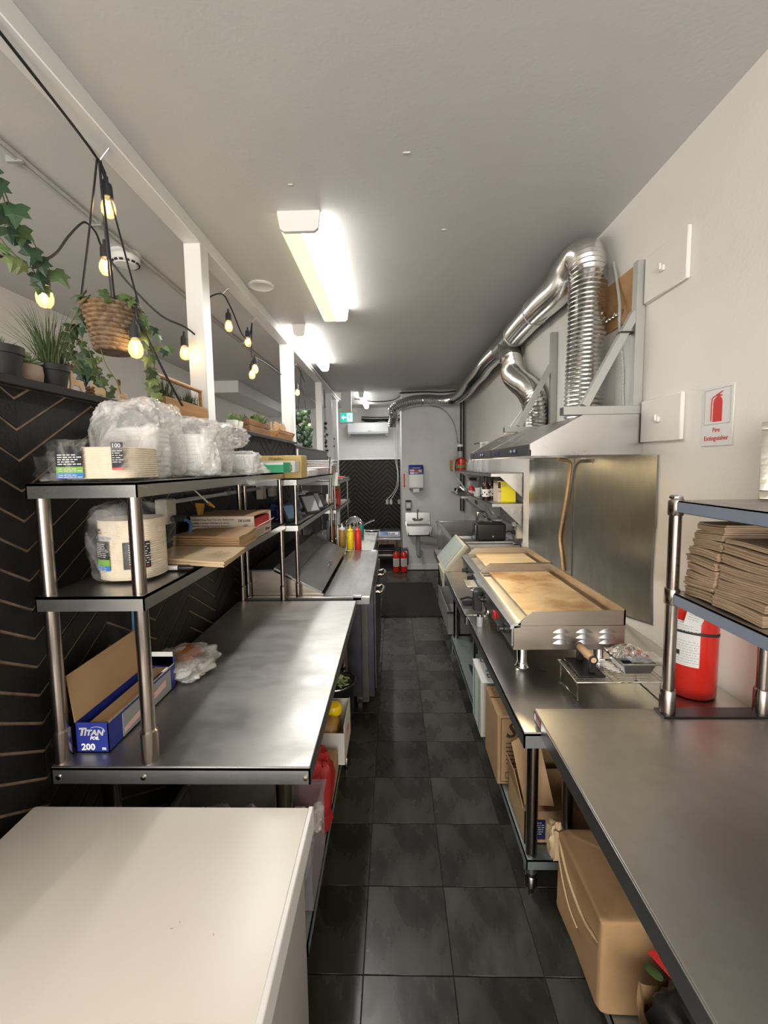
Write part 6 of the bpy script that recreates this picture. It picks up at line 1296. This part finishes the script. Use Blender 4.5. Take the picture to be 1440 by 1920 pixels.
# ================================================================ end wall and alcove
hs = thing('hand_sink', 'small stainless hand sink on the end wall', 'sink', (.35, 6.3, .6)); m = MB()
for q in ((.165, 6.375, .70, .54, 6.398, .885),): m.box(*q)
mk('backsplash', m, 'steel', hs, bev=.003); m = MB(); X0_, X1_, Y0_, Y1_, Z0_, Z1_ = .165, .54, 6.06, 6.375, .575, .715
m.prism([(X0_, Z1_), (X0_ + .0, Z1_ - .03), (X0_ + .03, Z0_), (X1_ - .03, Z0_), (X1_, Z1_ - .03), (X1_, Z1_), (X1_ - .02, Z1_), (X1_ - .045, Z0_ + .015), (X0_ + .045, Z0_ + .015), (X0_ + .02, Z1_)], 'y', Y0_, Y1_); m.box(X0_, Y0_ - .008, Z1_ - .05, X1_, Y0_ + .01, Z1_); m.box(X0_ + .03, Y0_, Z0_, X1_ - .03, Y0_ + .004, Z1_); mk('basin', m, 'steel', hs)
fa = mk('faucet', MB().tube(spline([(.352, 6.365, .78), (.352, 6.34, .80), (.352, 6.34, .93), (.352, 6.30, .955), (.352, 6.25, .94), (.352, 6.245, .90)], 5), .009, 8), 'chrome', hs); mk('faucet_body', MB().box(.29, 6.345, .755, .415, 6.375, .785), 'steel_dark', fa, bev=.006)
for x in (.295, .41): mk('tap_lever', MB().box(x - .022, 6.30, .775, x + .022, 6.36, .80), 'steel_dark', fa, bev=.006)
tr = mk('drain', MB().cyl((.35, 6.22, .575), (.35, 6.22, .30), .026), 'grey_plastic', hs); mk('trap', MB().tube(spline([(.35, 6.22, .32), (.35, 6.22, .26), (.37, 6.25, .24), (.40, 6.3, .30)], 5), .024, 10), 'grey_plastic', tr); mk('pipe', MB().tube([(.36, 6.25, .44), (.60, 6.30, .40), (.85, 6.34, .40)], .016, 8), 'grey_plastic', tr); mk('pipe', MB().tube([(.40, 6.33, .56), (.60, 6.36, .50), (.9, 6.36, .49)], .010, 8), 'grey_paint', tr)
pt = thing('towel_dispenser', 'white paper towel dispenser with blue top on end wall', 'dispenser', (.325, 6.35, 1.215)); mk('case', MB().prism([(6.398, 1.25), (6.398, 1.60), (6.30, 1.595), (6.22, 1.54), (6.20, 1.27), (6.22, 1.25)], 'x', .222, .432), 'white_plastic', pt, bev=.01, seg=2); mk('printed_top', MB().prism([(6.30, 1.6), (6.218, 1.545), (6.212, 1.455), (6.30, 1.455)], 'x', .220, .434), 'blue_print', pt, bev=.004); mk('mouth', MB().box(.235, 6.21, 1.225, .42, 6.36, 1.255), 'black_plastic', pt); mk('towel', MB().box(.28, 6.20, 1.20, .37, 6.205, 1.25), 'label_white', pt)
for q, mt in (((.235, .30, 1.505, 1.53), 'pink_print'), ((.305, .35, 1.505, 1.53), 'red_print'), ((.36, .41, 1.49, 1.53), 'gold_card'), ((.24, .30, 1.465, 1.495), 'label_white'), ((.31, .35, 1.465, 1.495), 'grey_plastic'), ((.27, .39, 1.545, 1.556), 'label_white')):
    z_ = (q[2] + q[3]) / 2; yf = 6.209 if z_ < 1.545 else 6.225; mk('printed_patch', MB().box(q[0], yf, q[2], q[1], yf + .004, q[3]), mt, pt)
so = thing('soap_dispenser', 'grey soap dispenser above the hand sink', 'dispenser', (.215, 6.36, .92)); mk('case', MB().box(.168, 6.32, .93, .262, 6.398, 1.075), 'grey_plastic', so, bev=.012, seg=2); mk('window', MB().box(.185, 6.315, .965, .245, 6.322, 1.03), 'label_white', so); mk('push_bar', MB().box(.18, 6.30, .92, .25, 6.33, .945), 'soft_black', so, bev=.004); mk('top', MB().box(.175, 6.318, 1.045, .255, 6.322, 1.072), 'soft_black', so)
ar = thing('arrow_sign', 'narrow white sign with red down arrow on end wall corner', 'sign', (.155, 6.39, 1.235)); mk('plate', MB().box(.128, 6.392, 1.235, .188, 6.398, 1.505), 'label_white', ar); m = MB().prism([(.147, 1.47), (.147, 1.29), (.138, 1.29), (.158, 1.25), (.178, 1.29), (.169, 1.29), (.169, 1.47)], 'y', 6.389, 6.392); mk('arrow', m, 'red_print', ar, smooth=0); m = MB()
for q in ((.132, 1.24, .135, 1.50), (.181, 1.24, .184, 1.50), (.132, 1.497, .184, 1.50), (.132, 1.24, .184, 1.243)): m.box(q[0], 6.3895, q[1], q[2], 6.392, q[3])
mk('border', m, 'red_print', ar)
for k, (x, lab) in enumerate(((.022, 'left small red fire extinguisher on the floor by end wall'), (.138, 'right small red fire extinguisher touching the end wall corner'))):
    t = thing('fire_extinguisher', lab, 'fire extinguisher', (x, 6.27, 0), 'small fire extinguishers on the floor'); y = 6.27
    mk('cylinder', MB().lathe([(.046, 0), (.05, .008), (.05, .25), (.044, .28), (.022, .302), (.014, .306)], (x, y, .002), 26), 'red_paint', t)
    mk('valve', MB().cyl((x, y, .305), (x, y, .345), .013), 'chrome', t); mk('lever', MB().bar((x - .03, y, .352), (x + .06, y - .01, .362), .018, .008), 'soft_black', t); mk('handle', MB().bar((x - .02, y, .335), (x + .06, y - .01, .325), .018, .008), 'soft_black', t); mk('hose', MB().tube(spline([(x + .01, y, .335), (x + .055, y, .33), (x + .062, y, .25), (x + .058, y, .10)], 5), .008, 8), 'soft_black', t)
    m = MB().grid(lambda u, v: (x + .0506 * math.cos(PI * (1.15 + .7 * u)), y + .0506 * math.sin(PI * (1.15 + .7 * u)), .09 + .12 * v), 10, 2); mk('label', m, 'label_white', t); m = MB()
    for q in range(8): m.grid(lambda u, v, q=q: (x + .0512 * math.cos(PI * (1.25 + .45 * u)), y + .0512 * math.sin(PI * (1.25 + .45 * u)), .10 + .013 * q + .004 * v), 6, 2)
    mk('label_print', m, 'text_black', t)
lb = thing('low_table', 'low pale table with undershelf in the alcove', 'table', (-.12, 6.9, 0)); mk('tabletop', MB().box(-.34, 6.56, .435, .098, 7.25, .46), 'steel_edge', lb, bev=.003); mk('undershelf', MB().box(-.32, 6.60, .17, .09, 7.2, .185), 'steel', lb)
for x, y in ((-.30, 6.62), (.04, 6.62), (-.30, 7.18), (.04, 7.18)): mk('leg', MB().cyl((x, y, 0), (x, y, .435), .018), 'tube_steel', lb)
sc_ = thing('digital_scale', 'digital kitchen scale with lit number display on the low table', 'scale', (-.09, 6.85, .46)); mk('body', MB().prism([(6.66, .462), (6.66, .485), (6.74, .53), (7.05, .53), (7.05, .462)], 'x', -.25, .082), 'ac_white', sc_, bev=.004); mk('platform', MB().box(-.24, 6.76, .53, .075, 7.06, .545), 'steel_dark', sc_, bev=.003); mk('front_panel', MB().slab([(-.24, 6.664, .489), (.072, 6.664, .489), (.072, 6.736, .529), (-.24, 6.736, .529)], -.002), 'tablet_blue', sc_); mk('display', MB().slab([(-.10, 6.668, .493), (.06, 6.668, .493), (.06, 6.732, .529), (-.10, 6.732, .529)], -.003), 'label_white', sc_)
text('0.20', .06, 'digit', sc_, (-.095, 6.672, .498), (1, 0, 0), (0, .072, .04), lift=.005, off=.002)
for k in range(4): mk('baking_tray', MB().box(-.26, 6.62 + .01 * k, .187 + .028 * k, .0, 7.0, .199 + .028 * k), ('steel', 'steel_dark')[k % 2], label='%s steel tray of the stack under the low table' % ('bottom', 'second', 'third', 'top')[k], cat='tray', group='steel trays under the low table', bev=.003)
for k, x in enumerate((-.133, -.06, .095)):
    t = thing('wall_plate', '%s white outlet plate on the black back wall' % ('left', 'middle', 'right')[k], 'outlet', (x, 8.18, .84), 'outlet plates on the black back wall'); mk('plate', MB().box(x - .024, 8.176, .845, x + .024, 8.1905, .935), 'ivory' if k < 2 else 'grey_plastic', t, bev=.003)
    for z in (.87, .91):
        if k < 2: mk('socket', MB().box(x - .009, 8.173, z - .012, x + .009, 8.177, z + .012), 'grey_plastic', t)
for k, (xa, lab) in enumerate(((-.133, 'left white cable curving down to the left outlet'), (-.06, 'white cable curving down to the middle outlet'))):
    mk('white_cable', MB().tube(spline([(.02 + .03 * k, 8.165, 2.3), (.03 + .03 * k, 8.165, 1.75), (.075 + .01 * k, 8.165, 1.45), (.05 + .03 * k, 8.165, 1.2), (-.03 + .04 * k, 8.165, 1.05), (xa, 8.165, .94)], 6), .006, 6), 'white_plastic', label=lab, cat='cable')
fm = thing('rubber_mat', 'black ribbed rubber floor mat in the far aisle', 'mat', (.17, 5.0, 0)); mk('base', MB().box(-.155, 4.35, .0, .505, 5.66, .008), 'rubber', fm, bev=.003); m = MB()
for k in range(32): x = -.14 + .0195 * k; m.box(x, 4.37, .008, x + .010, 5.64, .0125)
mk('ribs', m, 'rubber', fm, kind='stuff')
